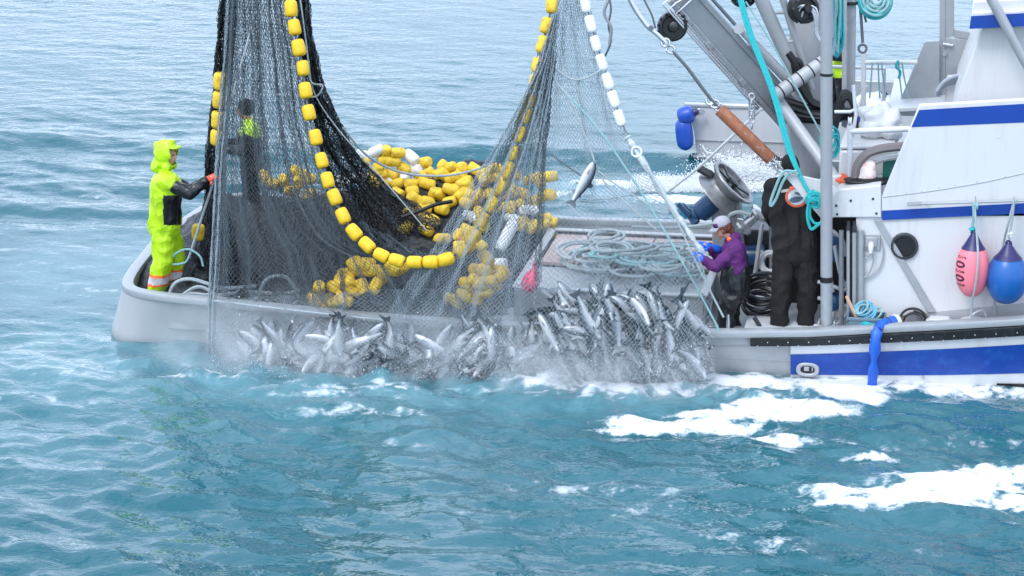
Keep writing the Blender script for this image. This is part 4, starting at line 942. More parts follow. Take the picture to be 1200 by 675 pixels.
blob('trousers', mb, .012, [HIVIS, REFL, ORNG], m1, .026, 6, 2, fn)
for i in (0, 1): mb = MB(); foot_mb(mb, J['an'][i], J['toe'][i], .015); blob('boot', mb, .012, RUBBER, m1)
hb = MB().ell(J['head']+M@Vector((0, -.022, .022)), (.125, .145, .158), M, 30, 22); hb.ell(J['head']+M@Vector((0, -.03, -.10)), (.10, .10, .09), M, 24, 14)
TH = lambda x, y, z: J['head']+M@Vector((x, y, z))
hb.cap(TH(-.065, .098, .085), .028, TH(.065, .098, .085), .028); hb.cap(TH(0, .02, .13), .055, TH(0, -.11, .07), .075); hb.cap(TH(-.06, .02, -.13), .055, TH(.06, .02, -.13), .055); hb.cap(TH(0, -.1, -.05), .07, TH(0, -.12, -.16), .08)
ho = blob('hood', hb, .010, HIVIS, m1, .016, 8, 2)
bm = bmesh.new(); bm.from_mesh(ho.data)
bmesh.ops.delete(bm, geom=[v_ for v_ in bm.verts if (lambda q: q.y > .06 and abs(q.x) < .085 and -.11 < q.z < .085)(M.inverted()@(v_.co-J['head']))], context='VERTS'); bm.to_mesh(ho.data); bm.free()
so_ = ho.modifiers.new('s', 'SOLIDIFY'); so_.thickness = .012; so_.offset = 0

# --- woman in purple hauling the float line
J = dict(head=P(846, 267, .72), neck=P(857, 281, .74), sh=(P(862, 291, .56), P(858, 288, .92)), el=(P(838, 313, .50), P(840, 302, .95)), wr=(P(825, 305, .55), P(832, 289, .85)), hand=(P(811, 292, .60), P(814, 284, .78)),
         hip=(P(862, 336, .62), P(862, 336, .84)), kn=(P(849, 368, .58), P(856, 368, .86)), an=(P(856, 401, .60), P(863, 401, .88)))
J['toe'] = (J['an'][0]+Vector((-.17, -.02, -.07)), J['an'][1]+Vector((-.17, .02, -.07)))
m2 = thing('person', Vector((2.2, .72, DZ)), 'person in purple hoodie, grey cap and black bibs gripping the net roll with blue gloves', 'person')
bd, M = body(J, m2, Vector((-.92, -.12, -.36)))
J2 = dict(J); J2['hip'] = tuple(h.lerp(s, .52) for h, s in zip(J['hip'], J['sh']))
mb = MB(); torso_mb(mb, J2, .024); mb.cap(J['neck'], .08, J['neck']+Vector((.03, 0, .01)), .085)
for i in (0, 1): arm_mb(mb, J, i, .022)
blob('hoodie', mb, .011, PURP, m2, .018, 8, 2)
mb = MB(); mb.cap(J['neck']+Vector((.04, -.07, -.01)), .055, J['neck']+Vector((.05, .08, -.01)), .055); mb.cap(J['neck']+Vector((.07, 0, -.03)), .06, J['neck']+Vector((.08, 0, -.08)), .04); blob('hood', mb, .012, PURP, m2, .01, 9)
mb = MB(); mb.cap(J['neck']+Vector((-.015, -.05, .02)), .035, J['neck']+Vector((-.015, .05, .02)), .035); blob('collar', mb, .01, ORNG, m2)
mb = MB(); sm = (J['sh'][0]+J['sh'][1])/2; pm = (J['hip'][0]+J['hip'][1])/2; ax_ = (sm-pm)
for i in (0, 1):
    leg_mb(mb, J, i, .034); mb.cap(J['hip'][i], .145, J['hip'][i]+ax_*.42, .145)
mb.cap(pm, .17, pm+ax_*.42, .165); mb.cap(pm+ax_*.35+Vector((.06, 0, 0)), .09, pm+ax_*.75+Vector((.075, 0, 0)), .075)
blob('bib_trousers', mb, .012, GREYC, m2, .026, 7, 2)
for i in (0, 1):
    mb = MB(); hand_mb(mb, J['wr'][i], J['hand'][i], Vector((.3, -.6, .8)) if i == 0 else Vector((.2, -.4, .9)), .65, 1.12); mb.cap(J['wr'][i].lerp(J['hand'][i], -.55), .044, J['wr'][i], .038); blob('glove', mb, .005, BGLOVE, m2, 0, 8, 2)
    mb = MB(); foot_mb(mb, J['an'][i], J['toe'][i], .015); blob('boot', mb, .012, RUBBER, m2)
hd = J['head']; T = lambda x, y, z: hd+M@Vector((x, y, z))
mb = MB().ell(T(0, -.014, .05), (.088, .104, .085), M, 26, 16)
cp = blob('cap', mb, .008, CAPM, m2, 0, 8, 2)
bm = bmesh.new(); bm.from_mesh(cp.data); bmesh.ops.delete(bm, geom=[v_ for v_ in bm.verts if (M.inverted()@(v_.co-hd)).z < .028], context='VERTS'); bm.to_mesh(cp.data); bm.free()
k_ = cp.modifiers.new('s', 'SOLIDIFY'); k_.thickness = .006
b = MB(); vv = []
for j in range(9):
    a = -1.15+2.3*j/8
    vv += [T(.085*math.sin(a), .082*math.cos(a)-.01, .034), T(.088*math.sin(a), .085*math.cos(a)+.075*math.cos(a)**.5-.01, .012-.02*math.sin(a)**2)]
b.add(vv, [(2*j, 2*j+2, 2*j+3, 2*j+1) for j in range(8)]); pk = b.build('cap_peak', CAPM, cp); k_ = pk.modifiers.new('s', 'SOLIDIFY'); k_.thickness = .008
b = MB(); rr = .096; vv = [T(-rr*math.sin(a)*.9, rr*math.cos(a)*1.02-.014, z) for z in (.04, .088) for a in (.35, .6, .85, 1.1)]
b.add(vv, [(j, j+1, j+5, j+4) for j in range(3)]); k_ = b.build('cap_patch', mat('plum_patch', (.06, .008, .10), .6), cp).modifiers.new('s', 'SOLIDIFY'); k_.thickness = .006
mb = MB().ell(T(0, -.045, .0), (.084, .075, .085), M, 20, 14); mb.cap(T(0, -.07, -.04), .05, T(.0, -.10, -.12), .03); mb.cap(T(-.07, .0, .015), .02, T(-.072, -.01, -.05), .016); blob('hair', mb, .009, HAIR, m2, .012, 22, 1)

# --- worker in black with a round patch on the back
J = dict(head=P(927, 196, 1.14), neck=P(926, 211, 1.0), sh=(P(907, 219, .93), P(948, 221, .98)), el=(P(898, 246, .92), P(962, 250, .95)), wr=(P(908, 262, 1.15), P(966, 262, 1.2)), hand=(P(912, 260, 1.27), P(966, 260, 1.3)),
         hip=(P(920, 300, .76), P(944, 300, .80)), kn=(P(916, 345, .64), P(947, 345, .70)), an=(P(914, 378, .60), P(944, 378, .68)))
J['toe'] = (J['an'][0]+Vector((-.15, .05, -.065)), J['an'][1]+Vector((-.12, .12, -.065)))
m3 = thing('person', P(930, 388, .66), 'person in black hooded top and trousers seen from behind, orange ringed patch on the back', 'person')
bd, M = body(J, m3, Vector((.25, .9, -.6)))
mb = MB(); torso_mb(mb, J, .055)
for i in (0, 1): arm_mb(mb, J, i, .036)
for i in (0, 1): mb.cap(J['hip'][i]+Vector((0, 0, .1)), .15, J['hip'][i]-Vector((0, 0, .05)), .15)
mb.cap(J['neck'], .09, J['neck']+Vector((0, 0, .04)), .085)
jk = blob('hooded_top', mb, .012, BLKC, m3, .022, 5.5, 2)
mb = MB().ell(J['head']+M@Vector((0, -.015, .02)), (.105, .12, .135), M, 26, 18); blob('hood', mb, .012, BLKC, m3, .008, 8)
mb = MB()
for i in (0, 1): leg_mb(mb, J, i, .052); mb.cap(J['hip'][i]+Vector((0, 0, .12)), .135, J['hip'][i], .14)
blob('trousers', mb, .012, BLKC, m3, .026, 6, 2)
for i in (0, 1):
    mb = MB(); hand_mb(mb, J['wr'][i], J['hand'][i], Vector((0, 0, 1)), .8, 1.05); blob('glove', mb, .006, BLK, m3, 0, 8, 2)
    mb = MB(); foot_mb(mb, J['an'][i], J['toe'][i], .016); zb = J['an'][i].z-.085; blob('boot', mb, .010, [BOOT, SOLE], m3, 0, 8, 2, lambda c: 1 if c.z < zb else 0)
# the patch, laid on the cloth
bv = BVHTree.FromPolygons([v_.co for v_ in jk.data.vertices], [p.vertices[:] for p in jk.data.polygons])
def on_cloth(px, py, lift=.004):
    d = Vector(FW + (px-600)/FPX*RT - (py-337.5)/FPX*UP).normalized(); h = bv.ray_cast(Vector(CAM), d)
    return (h[0] if h[0] else P(px, py, .5))-d*lift
def decal(name, ringfn, m, lift, n=30, rad=(0, .35, .7, 1)):
    b = MB(); vv = [on_cloth(*ringfn(2*math.pi*k/n, r), lift) for r in rad for k in range(n)]
    return b.add(vv, [(i*n+k, i*n+(k+1) % n, (i+1)*n+(k+1) % n, (i+1)*n+k) for i in range(len(rad)-1) for k in range(n)]).build(name, m, jk, ang=60)
pc = (933.5, 231)
decal('patch_ring', lambda a, r: (pc[0]+13.5*r*math.cos(a), pc[1]+12*r*math.sin(a)), mat('orange_print', (.62, .12, .05), .7), .005, rad=(.78, .86, .93, 1))
decal('patch_field', lambda a, r: (pc[0]+10.3*r*math.cos(a), pc[1]+9.2*r*math.sin(a)), mat('white_print', (.62, .63, .66), .7, 0, .15, 30), .005)
decal('patch_mark', lambda a, r: (pc[0]-.5+8*r*math.cos(a)*(1-.2*math.sin(a)), pc[1]+3+3.6*r*math.sin(a)-1.5*math.cos(a)*r), mat('slate_print', (.10, .15, .20), .7, 0, .4, 60), .008)
decal('patch_mark', lambda a, r: (pc[0]+2+4.5*r*math.cos(a), pc[1]-4+1.5*r*math.sin(a)+1.2*math.cos(a)*r), MATS['slate_print'], .008)
decal('patch_banner', lambda a, r: (920+4.4*r*math.copysign(abs(math.cos(a))**.4, math.cos(a)), 223.5+1.7*r*math.copysign(abs(math.sin(a))**.4, math.sin(a))-1.4*math.cos(a)*r), mat('grey_print', (.33, .32, .30), .7, 0, .5, 120), .006)
decal('patch_banner', lambda a, r: (930+5*r*math.copysign(abs(math.cos(a))**.4, math.cos(a)), 219.7+1.4*r*math.copysign(abs(math.sin(a))**.4, math.sin(a))-.6*math.cos(a)*r), MATS['orange_print'], .006)

# --- two more in hi-vis: one behind the net, one in the skiff
def stander(base, face, label, cov):
    f = Vector(face).normalized(); r = f.cross(Vector((0, 0, 1))); B = Vector(base); U = lambda x, y, z: B+r*x+f*y+Vector((0, 0, z))
    J = dict(head=U(0, .06, 1.62), neck=U(0, .02, 1.47), sh=(U(.18, 0, 1.40), U(-.18, 0, 1.40)), el=(U(.24, .12, 1.14), U(-.24, .12, 1.14)), wr=(U(.16, .34, 1.16), U(-.16, .34, 1.16)), hand=(U(.14, .46, 1.18), U(-.14, .46, 1.18)),
             hip=(U(.1, 0, .90), U(-.1, 0, .90)), kn=(U(.12, .03, .48), U(-.12, .0, .48)), an=(U(.12, 0, .1), U(-.12, -.02, .1)), toe=(U(.14, .16, .035), U(-.14, .14, .035)))
    t = thing('person', B, label, 'person'); bd, M = body(J, t, f+Vector((0, 0, -.15)), voxel=.013)
    mb = MB(); torso_mb(mb, J, .035)
    for i in (0, 1): mb.cap(J['hip'][i], .135, J['hip'][i]-Vector((0, 0, .04)), .135); mb.cap(J['sh'][i], .1, J['sh'][i].lerp(J['el'][i], .2), .09)
    blob('jacket', mb, .014, [HIVIS, BLK], t, .012, 8, 3, lambda c: 1 if cov is HIVIS and c.z-B.z < 1.3 else 0)
    for i in (0, 1):
        mb = MB(); arm_mb(mb, J, i, .03); blob('sleeve', mb, .013, BLK, t, .01, 8)
        mb = MB(); hand_mb(mb, J['wr'][i], J['hand'][i], Vector((0, 0, 1)), .7); blob('glove', mb, .007, BLK, t)
        mb = MB(); foot_mb(mb, J['an'][i], J['toe'][i], .015); blob('boot', mb, .013, RUBBER, t)
    mb = MB()
    for i in (0, 1): leg_mb(mb, J, i, .034); mb.cap(J['hip'][i], .13, J['hip'][1-i], .13)
    blob('trousers', mb, .014, BLK, t, .014, 8)
    mb = MB().ell(J['head']+M@Vector((0, -.025, .03)), (.098, .112, .115), M, 22, 14); blob('hood', mb, .012, BLKC, t)
stander((P(294, 180, 4.35).x, 4.35, DZ), (-.9, -.3, 0), 'person in yellow hi-vis half hidden behind the grey net curtain', HIVIS)
stander((P(984, 100, 10.5).x, 10.5, .45), (-.85, -.5, 0), 'person in hi-vis jacket and dark hood in the skiff beside the mast', BLK)

# ------------------------------------------------------------------ net heap on the after deck
HP = [(-4.4, 1.5, .6, 1.2, .42), (-4.4, 3.4, .6, 1.3, .5), (-3.7, 1.0, .9, .8, .26), (-3.5, 3.2, .9, 1.4, .55), (-2.5, 3.6, .8, .9, .62), (-1.4, 3.9, .8, .6, .85), (-.85, 4.0, .6, .5, .62), (-2.0, 2.2, .9, 1.0, .42), (-1.1, 1.9, .8, .9, .35), (-2.4, 1.0, .9, .6, .2), (-.6, 2.9, .6, .7, .35)]
def heap_h(x, y):
    z = 0*x+DZ-.12
    for cx, cy, sx, sy, h in HP: z = z+h*np.exp(-((x-cx)/sx)**2-((y-cy)/sy)**2)
    return z
def on_heap(px, py, lift=.05):
    ys_ = np.linspace(.3, 4.75, 240); q = PXA(np.full(240, px), np.full(240, py), ys_); hz_ = heap_h(q[:, 0], q[:, 1])
    g = np.where(q[:, 2] <= hz_+lift)[0]
    i = g[0] if len(g) else int(np.argmin(q[:, 2]-hz_)); p = Vector(q[i])
    return p
def build_heap(parent):
    nx, ny = 150, 130; xs = np.linspace(-4.75, .1, nx); ys_ = np.linspace(.16, 4.68, ny); X, Y = np.meshgrid(xs, ys_); Z = heap_h(X, Y)
    edge = np.minimum(1, np.minimum((X+4.8)/.3, np.minimum((.1-X)/.5, np.minimum((Y-.1)/.3, (4.72-Y)/.2))))
    for j in range(ny):
        for i in range(nx):
            q = Vector((X[j, i]*2.3, Y[j, i]*2.3, .3)); Z[j, i] += (.10*noise.fractal(q, 1, 2, 5)+.05*abs(noise.noise(q*4)))*edge[j, i]
    Z = np.where(edge < .3, np.minimum(Z, DZ+.05), Z)
    lim = np.array([half(x) for x in xs])-.17; Y = np.clip(Y, YC-lim[None, :], YC+lim[None, :]); X = np.maximum(X, -4.62)
    ii = np.arange(nx*ny).reshape(ny, nx); f = np.stack([ii[:-1, :-1], ii[:-1, 1:], ii[1:, 1:], ii[1:, :-1]], -1).reshape(-1, 4).tolist()
    o = MB().add(np.stack([X, Y, Z], -1).reshape(-1, 3).tolist(), f).build('net_heap', HEAPM, parent, ang=180); o['kind'] = 'stuff'

# ------------------------------------------------------------------ the seine net
NET = thing('seine_net', (-1.2, 0, .4), 'grey purse seine net hung from above with yellow and white floats', 'fishing net')
def pl(pts, t):
    a = np.array(pts, float); d = np.r_[0, np.cumsum(np.hypot(np.diff(a[:, 0]), np.diff(a[:, 1])))]; d /= d[-1]
    return np.stack([np.interp(t, d, a[:, k]) for k in range(3)], -1)
def strands(name, pts, edges, r, m, parent=NET):
    p0 = pts[edges[:, 0]]; p1 = pts[edges[:, 1]]; d = p1-p0; L = np.linalg.norm(d, axis=1, keepdims=True); d = d/np.maximum(L, 1e-6)
    a = np.cross(d, [0.31, .52, .79]); a /= np.maximum(np.linalg.norm(a, axis=1, keepdims=True), 1e-6); b = np.cross(d, a)
    vs_ = []
    for p in (p0, p1):
        for k in range(3): vs_.append(p+r*(a*math.cos(2.0944*k)+b*math.sin(2.0944*k)))
    V = np.stack(vs_, 1).reshape(-1, 3); n = len(edges)
    q = np.array([[0, 1, 4, 3], [1, 2, 5, 4], [2, 0, 3, 5]])[None]+(np.arange(n)*6)[:, None, None]; q = q.reshape(-1)
    me = bpy.data.meshes.new(name); me.vertices.add(len(V)); me.vertices.foreach_set('co', V.astype(np.float32).ravel())
    me.loops.add(len(q)); me.loops.foreach_set('vertex_index', q.astype(np.int32)); me.polygons.add(n*3); me.polygons.foreach_set('loop_start', np.arange(0, n*12, 4, dtype=np.int32)); me.update(calc_edges=True)
    o = link(name, me, m, parent); o['kind'] = 'stuff'; return o
NSEED = [0]
def netting(L, Rr, nu, nv, r, m, folds=(), amp=.0, wav=.0, bulge=None, jit=.0, vr=(0, 1), name='netting'):
    NSEED[0] += 1; rs = np.random.RandomState(100+NSEED[0])
    j = np.arange(nv+1); i = np.arange(nu+1); I, Jj = np.meshgrid(i, j); U = np.clip((I+.5*(Jj % 2))/nu, 0, 1); V = vr[0]+(vr[1]-vr[0])*Jj/nv
    for k, a, ph in folds: U = U+a*np.sin(2*math.pi*k*U+ph+1.2*V)/(2*math.pi*k)
    U = np.clip(U, 0, 1)
    A = pl(L, V.ravel()).reshape(V.shape+(3,)); B = pl(Rr, V.ravel()).reshape(V.shape+(3,)); Q = A+(B-A)*U[..., None]
    dep = Q[..., 2]
    for k, a, ph in folds: dep = dep+amp*np.sin(2*math.pi*k*U+ph+1.0+V)
    px = Q[..., 0]+wav*np.sin(V*17+U*9+NSEED[0])+wav*.6*np.sin(V*41-U*23); py = Q[..., 1]+wav*np.sin(U*21+V*8)
    if bulge is not None: dep = dep-bulge(px, py)
    pts = PXA(px, py, dep).reshape(-1, 3)
    if jit: pts = pts+rs.normal(0, jit, pts.shape)
    idx = (Jj*(nu+1)+I)
    e = []
    ev = (np.arange(nv) % 2 == 0)
    e.append(np.stack([idx[:-1].ravel(), idx[1:].ravel()], 1))
    lo = idx[:-1][ev]; hi = idx[1:][ev]; e.append(np.stack([lo[:, 1:].ravel(), hi[:, :-1].ravel()], 1))
    lo = idx[:-1][~ev]; hi = idx[1:][~ev]; e.append(np.stack([lo[:, :-1].ravel(), hi[:, 1:].ravel()], 1))
    e = np.concatenate(e); ln = np.linalg.norm(pts[e[:, 0]]-pts[e[:, 1]], axis=1); e = e[ln > 1e-4]
    return strands(name, pts, e, r, m)
build_heap(NET)
LA = [(268, -40, 1.1), (262, 60, .9), (252, 200, .4), (246, 330, -.08), (244, 352, -.14), (243, 418, -.2)]
CK = [(338, -40), (341, 10), (345, 32), (350, 56), (355, 80), (358, 106), (362, 132), (370, 161), (377, 188), (384, 211), (392, 231), (402, 253), (415, 272), (430, 287), (447, 299), (465, 305), (486, 307), (505, 307), (522, 304), (540, 294), (553, 277), (566, 258), (577, 240), (588, 220), (597, 200), (603, 180), (610, 158), (616, 136), (621, 118), (627, 96), (631, 76), (636, 52), (641, 30), (647, 6), (653, -40)]
def ckd(x, y): return float(np.interp(y, [-40, 150, 250, 307], [1.1, .55, .25, .05]))
RA = [(x, y, ckd(x, y)) for x, y in CK[:18]]+[(540, 350, -.15), (575, 400, -.35), (600, 446, -.45)]
FO = [(7, .75, .3), (13, .45, 2.), (3, .5, 1.)]
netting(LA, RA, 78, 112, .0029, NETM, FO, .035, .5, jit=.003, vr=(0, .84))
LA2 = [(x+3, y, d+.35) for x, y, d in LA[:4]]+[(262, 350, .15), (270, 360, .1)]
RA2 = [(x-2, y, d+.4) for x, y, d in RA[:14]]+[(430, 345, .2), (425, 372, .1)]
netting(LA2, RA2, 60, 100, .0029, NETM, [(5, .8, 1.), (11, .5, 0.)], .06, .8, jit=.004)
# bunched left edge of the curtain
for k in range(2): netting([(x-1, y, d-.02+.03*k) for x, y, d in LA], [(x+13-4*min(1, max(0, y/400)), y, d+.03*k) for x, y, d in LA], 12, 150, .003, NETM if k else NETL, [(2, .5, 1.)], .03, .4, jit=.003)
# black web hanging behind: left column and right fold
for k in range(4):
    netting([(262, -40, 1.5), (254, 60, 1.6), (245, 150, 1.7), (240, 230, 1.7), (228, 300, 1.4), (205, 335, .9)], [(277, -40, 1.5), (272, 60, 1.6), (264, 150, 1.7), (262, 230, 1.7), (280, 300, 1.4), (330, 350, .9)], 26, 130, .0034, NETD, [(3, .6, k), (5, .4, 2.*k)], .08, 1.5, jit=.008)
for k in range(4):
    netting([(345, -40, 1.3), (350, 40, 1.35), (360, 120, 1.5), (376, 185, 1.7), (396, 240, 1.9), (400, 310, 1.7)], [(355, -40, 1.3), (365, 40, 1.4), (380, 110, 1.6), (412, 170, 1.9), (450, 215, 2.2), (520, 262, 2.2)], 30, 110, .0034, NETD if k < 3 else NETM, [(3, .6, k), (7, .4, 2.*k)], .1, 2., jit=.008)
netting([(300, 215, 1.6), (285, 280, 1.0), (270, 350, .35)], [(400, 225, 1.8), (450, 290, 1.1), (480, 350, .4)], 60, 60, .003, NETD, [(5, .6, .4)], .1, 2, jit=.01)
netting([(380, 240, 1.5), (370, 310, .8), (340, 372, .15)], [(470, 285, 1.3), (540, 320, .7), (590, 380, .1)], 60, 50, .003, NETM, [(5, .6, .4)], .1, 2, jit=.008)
# right-hand panel from the top down to the fish
LC = [(654, -40, 1.1), (643, 30, .95), (622, 120, .7), (603, 185, .45), (580, 240, .25), (556, 290, .05), (548, 340, -.15), (545, 446, -.45)]
RC = [(680, -40, 1.15), (700, 50, 1.0), (727, 137, .85), (746, 178, .75), (780, 232, .7), (815, 288, .55), (829, 330, .15), (826, 390, -.1), (818, 442, -.3)]
def bg_(px, py): return .42*np.sqrt(np.clip(1-((px-735)/112)**2-((py-396)/82)**2, 0, 1))
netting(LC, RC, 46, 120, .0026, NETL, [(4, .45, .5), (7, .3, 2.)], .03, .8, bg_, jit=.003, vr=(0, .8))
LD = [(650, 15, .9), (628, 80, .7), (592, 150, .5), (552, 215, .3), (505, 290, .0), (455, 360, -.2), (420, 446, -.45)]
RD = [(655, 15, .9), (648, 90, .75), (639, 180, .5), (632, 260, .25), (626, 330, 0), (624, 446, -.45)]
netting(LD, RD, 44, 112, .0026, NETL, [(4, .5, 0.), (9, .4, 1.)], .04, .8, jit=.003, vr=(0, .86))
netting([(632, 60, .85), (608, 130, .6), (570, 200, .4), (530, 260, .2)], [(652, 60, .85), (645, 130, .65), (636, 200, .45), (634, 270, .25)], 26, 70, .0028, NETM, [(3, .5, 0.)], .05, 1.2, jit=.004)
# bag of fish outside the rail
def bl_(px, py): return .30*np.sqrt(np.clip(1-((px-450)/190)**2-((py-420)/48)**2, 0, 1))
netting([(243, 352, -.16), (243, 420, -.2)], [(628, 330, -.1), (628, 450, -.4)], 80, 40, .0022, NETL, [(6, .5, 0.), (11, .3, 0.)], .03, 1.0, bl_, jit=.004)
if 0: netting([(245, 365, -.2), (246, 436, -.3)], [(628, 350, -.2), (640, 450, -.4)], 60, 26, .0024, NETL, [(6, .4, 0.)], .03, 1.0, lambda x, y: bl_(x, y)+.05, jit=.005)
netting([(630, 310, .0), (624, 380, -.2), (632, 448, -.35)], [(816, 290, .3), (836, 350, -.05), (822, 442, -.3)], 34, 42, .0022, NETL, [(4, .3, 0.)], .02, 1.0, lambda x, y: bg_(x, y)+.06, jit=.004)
netting([(640, 60, .9), (633, 180, .5), (626, 330, .0)], [(650, 60, .9), (640, 180, .5), (634, 330, .0)], 8, 110, .003, NETM, [], .02, .6, jit=.004)
# rolled web in the woman's hands
pts = smooth_path(PXL([(735, 160, .82), (746, 178, .77), (780, 232, .7), (800, 262, .66), (820, 292, .62), (838, 312, .7)], .7), 6)
b = MB().tube(pts, [.035+.012*math.sin(i*1.9) for i in range(len(pts))], 10); b.build('rolled_web', mat('pale_rolled_web', (.52, .58, .60), .7, 0, .35, 18, .8, 60), NET)
# bridles and lines laced through the web
for pts, r, m in (([(628, 66, .8), (650, 80, .8), (668, 92, .8), (685, 92, .8), (705, 82, .85)], .014, GREYR), ([(640, 70, .8), (652, 96, .75), (670, 120, .7), (690, 170, .6), (706, 210, .5), (735, 240, .5), (770, 270, .5)], .012, GREYR),
                  ([(655, 100, .75), (700, 150, .65), (745, 215, .55), (790, 290, .4), (835, 372, .1), (842, 388, .0)], .012, TEALP), ([(700, 200, .5), (720, 215, .5), (760, 240, .5)], .010, GREYR), ([(740, 172, .8), (760, 200, .7), (795, 262, .6), (812, 300, .5), (848, 372, .15)], .012, GREYR),
                  ([(362, 70, .9), (368, 108, .9), (395, 150, .9), (440, 200, .9), (500, 270, .8)], .007, GREYR), ([(352, 0, 1.), (360, 60, .95), (364, 95, .9), (378, 100, .85), (372, 112, .85), (360, 114, .85)], .010, GREYR), ([(402, 150, 1.6), (430, 182, 1.9), (470, 202, 2.2), (520, 206, 2.4), (560, 198, 2.4), (580, 188, 2.3)], .014, GREYR),
                  ([(645, 180, .5), (665, 195, .5), (690, 212, .5)], .009, DARKR), ([(640, 238, .4), (680, 236, .45), (730, 230, .6), (755, 222, .7)], .009, GREYR), ([(310, 30, .8), (322, 40, .8), (330, 80, .7), (340, 110, .6), (330, 150, .5), (322, 200, .4)], .007, DARKR), ([(470, 255, 1.5), (490, 248, 1.6), (510, 240, 1.7), (530, 236, 1.8)], .025, BLACKP),
                  ([(248, 352, -.15), (330, 362, -.2), (420, 372, -.2), (480, 378, -.2)], .012, GREYR)):
    rope('line', PXL(pts, .5), r, m, NET)
b = MB().tube(coil_pts(P(746, 178, .74), .055, 1, 0, 16, tcv, 0), .013, 7); b.build('ring', WHITER, NET)

# floats: shared meshes, every float a part of the net
def float_mesh(nm, r, h, m, sag=0.):
    prof = [(.018, -h*.47), (r*.55, -h*.5), (r*.82, -h*.46), (r*.97, -h*.34), (r, -h*.15), (r, h*.15), (r*.97, h*.34), (r*.82, h*.46), (r*.55, h*.5), (.018, h*.47)]
    b = MB().lathe(prof, (0, 0, 0), (0, 0, 1), 16)
    out = []
    for p in b.v: z = p[2]/h; out.append((p[0]+sag*z*z*4*r*.3, p[1]*(1+.04*math.sin(z*5)), p[2]))
    b.v = out; me = b.mesh(nm, 50); me.materials.append(m); return me
FY = [float_mesh('float', .083, .205, YELF), float_mesh('float', .08, .2, YELF, .15)]
FYW = [float_mesh('float', .08, .2, YELW, .2), float_mesh('float', .085, .21, YELW, .5), float_mesh('float', .078, .23, YELW, .1)]
FWH = [float_mesh('float', .068, .2, WHIF), float_mesh('float', .072, .22, WHIF, .2)]; FWL = float_mesh('float', .075, .42, WHIF, .1); FWS = float_mesh('float', .058, .19, WHIF)
def put_float(me, p, ax, sc=1.):
    q = Vector(ax).normalized().to_track_quat('Z', 'Y')
    M = Matrix.Translation(p) @ q.to_matrix().to_4x4() @ Matrix.Rotation(random.random()*6.28, 4, 'Z') @ Matrix.Scale(sc*random.uniform(.95, 1.04), 4)
    return link('float', me, None, NET, M)
ck3 = [P(x, y, ckd(x, y)-(.14 if i < 19 else -.06)) for i, (x, y) in enumerate(CK)]
rope('float_line', ck3, .014, DARKR, NET, k=3)
for i in range(1, len(CK)-1):
    d = ck3[i+1]-ck3[i-1]; d = d.normalized()+Vector((random.uniform(-.12, .12), 0, random.uniform(-.12, .12))); put_float(random.choice(FY if i < 19 else FYW), ck3[i], d, .9)
wl = [P(x, y, d) for x, y, d in ((684, -18, 1.12), (687, 4, 1.1), (693, 27, 1.05), (699, 50, 1.), (706, 72, .97), (713, 94, .93), (720, 115, .9), (727, 137, .86), (735, 160, .82))]
rope('float_line', wl, .012, GREYR, NET, k=3)
for i in range(1, len(wl)-1): put_float(FWS, wl[i]-Vector((0, .06, 0)), wl[i+1]-wl[i-1])
for x, y in ((257, 117), (255.5, 140), (254, 161), (232, 272), (258, 95)): put_float(FYW[0], P(x, y, 1.45 if y < 200 else 1.2), (.1, 0, 1))
PILE_W = [(426, 183), (441, 177), (482, 184), (486, 199), (476, 210), (461, 212), (444, 207), (423, 208), (402, 214), (552, 254), (600, 256), (612, 248), (624, 247), (585, 309)]
PILE_Y = [(452, 178), (466, 181), (460, 190), (441, 198), (460, 203), (474, 197), (441, 218), (466, 227), (483, 226), (501, 218), (497, 208), (498, 193), (521, 198), (540, 196), (493, 247), (518, 246), (498, 261), (515, 227), (556, 198), (567, 203), (577, 207), (543, 214), (560, 231), (574, 228), (577, 243), (560, 249), (567, 262), (610, 228), (609, 239), (622, 238), (637, 230), (595, 244), (615, 262), (639, 260), (648, 278), (622, 213), (590, 214), (600, 203), (584, 199), (530, 210), (505, 204), (486, 237), (546, 240), (590, 230), (476, 266), (480, 252), (500, 272), (633, 214), (645, 262),
          (415, 307), (424, 318), (441, 317), (460, 313), (391, 341), (414, 343), (374, 340), (393, 353), (378, 361), (440, 333), (433, 322), (404, 320), (541, 278), (555, 279), (540, 294), (571, 304), (567, 316), (557, 327), (573, 328), (585, 330), (552, 344), (567, 341), (578, 339), (543, 347), (537, 358), (560, 318), (548, 268), (562, 290), (549, 290), (580, 318), (590, 320), (548, 335), (563, 333), (556, 350), (530, 350), (384, 351), (402, 348), (425, 340), (448, 325), (410, 330), (398, 332), (368, 352), (430, 312), (450, 320), (418, 318), (470, 318), (405, 357),
          (310, 211), (319, 216), (348, 202), (349, 210), (362, 212), (350, 221), (342, 225), (363, 225), (332, 211), (355, 206), (428, 190), (450, 188), (436, 208), (452, 212), (508, 226), (528, 226), (527, 238), (548, 226)]
for i, (x, y) in enumerate(PILE_W): put_float(random.choice(FWH), on_heap(x, y, .08), (random.uniform(-1, 1), random.uniform(-.4, .4), random.uniform(-.4, .4)))
put_float(FWL, P(594, 276, 2.2), P(602, 262, 2.3)-P(586, 292, 2.1))
rq = random.Random(4)
for k in range(60):
    x = rq.uniform(432, 645); y = rq.uniform(186, 285)
    if (x < 490 and y > 222) or (x > 560 and y > 270) or y < 200-(x-432)*.02: continue
    PILE_Y.append((x, y))
for i, (x, y) in enumerate(PILE_Y):
    p = on_heap(x, y, .08) if y < 300 and not (535 < x < 560 and y > 270) else P(x, y, .45-(y-300)*.004+random.uniform(-.12, .16))
    p.z += random.uniform(-.02, .05); put_float(random.choice(FYW), p, (random.uniform(-1, 1), random.uniform(-.5, .5), random.uniform(-.5, .5)), .86)
pk_ = thing('small_buoy', P(622, 345, .1), 'small pink buoy half hidden by the net next to the fish', 'buoy')
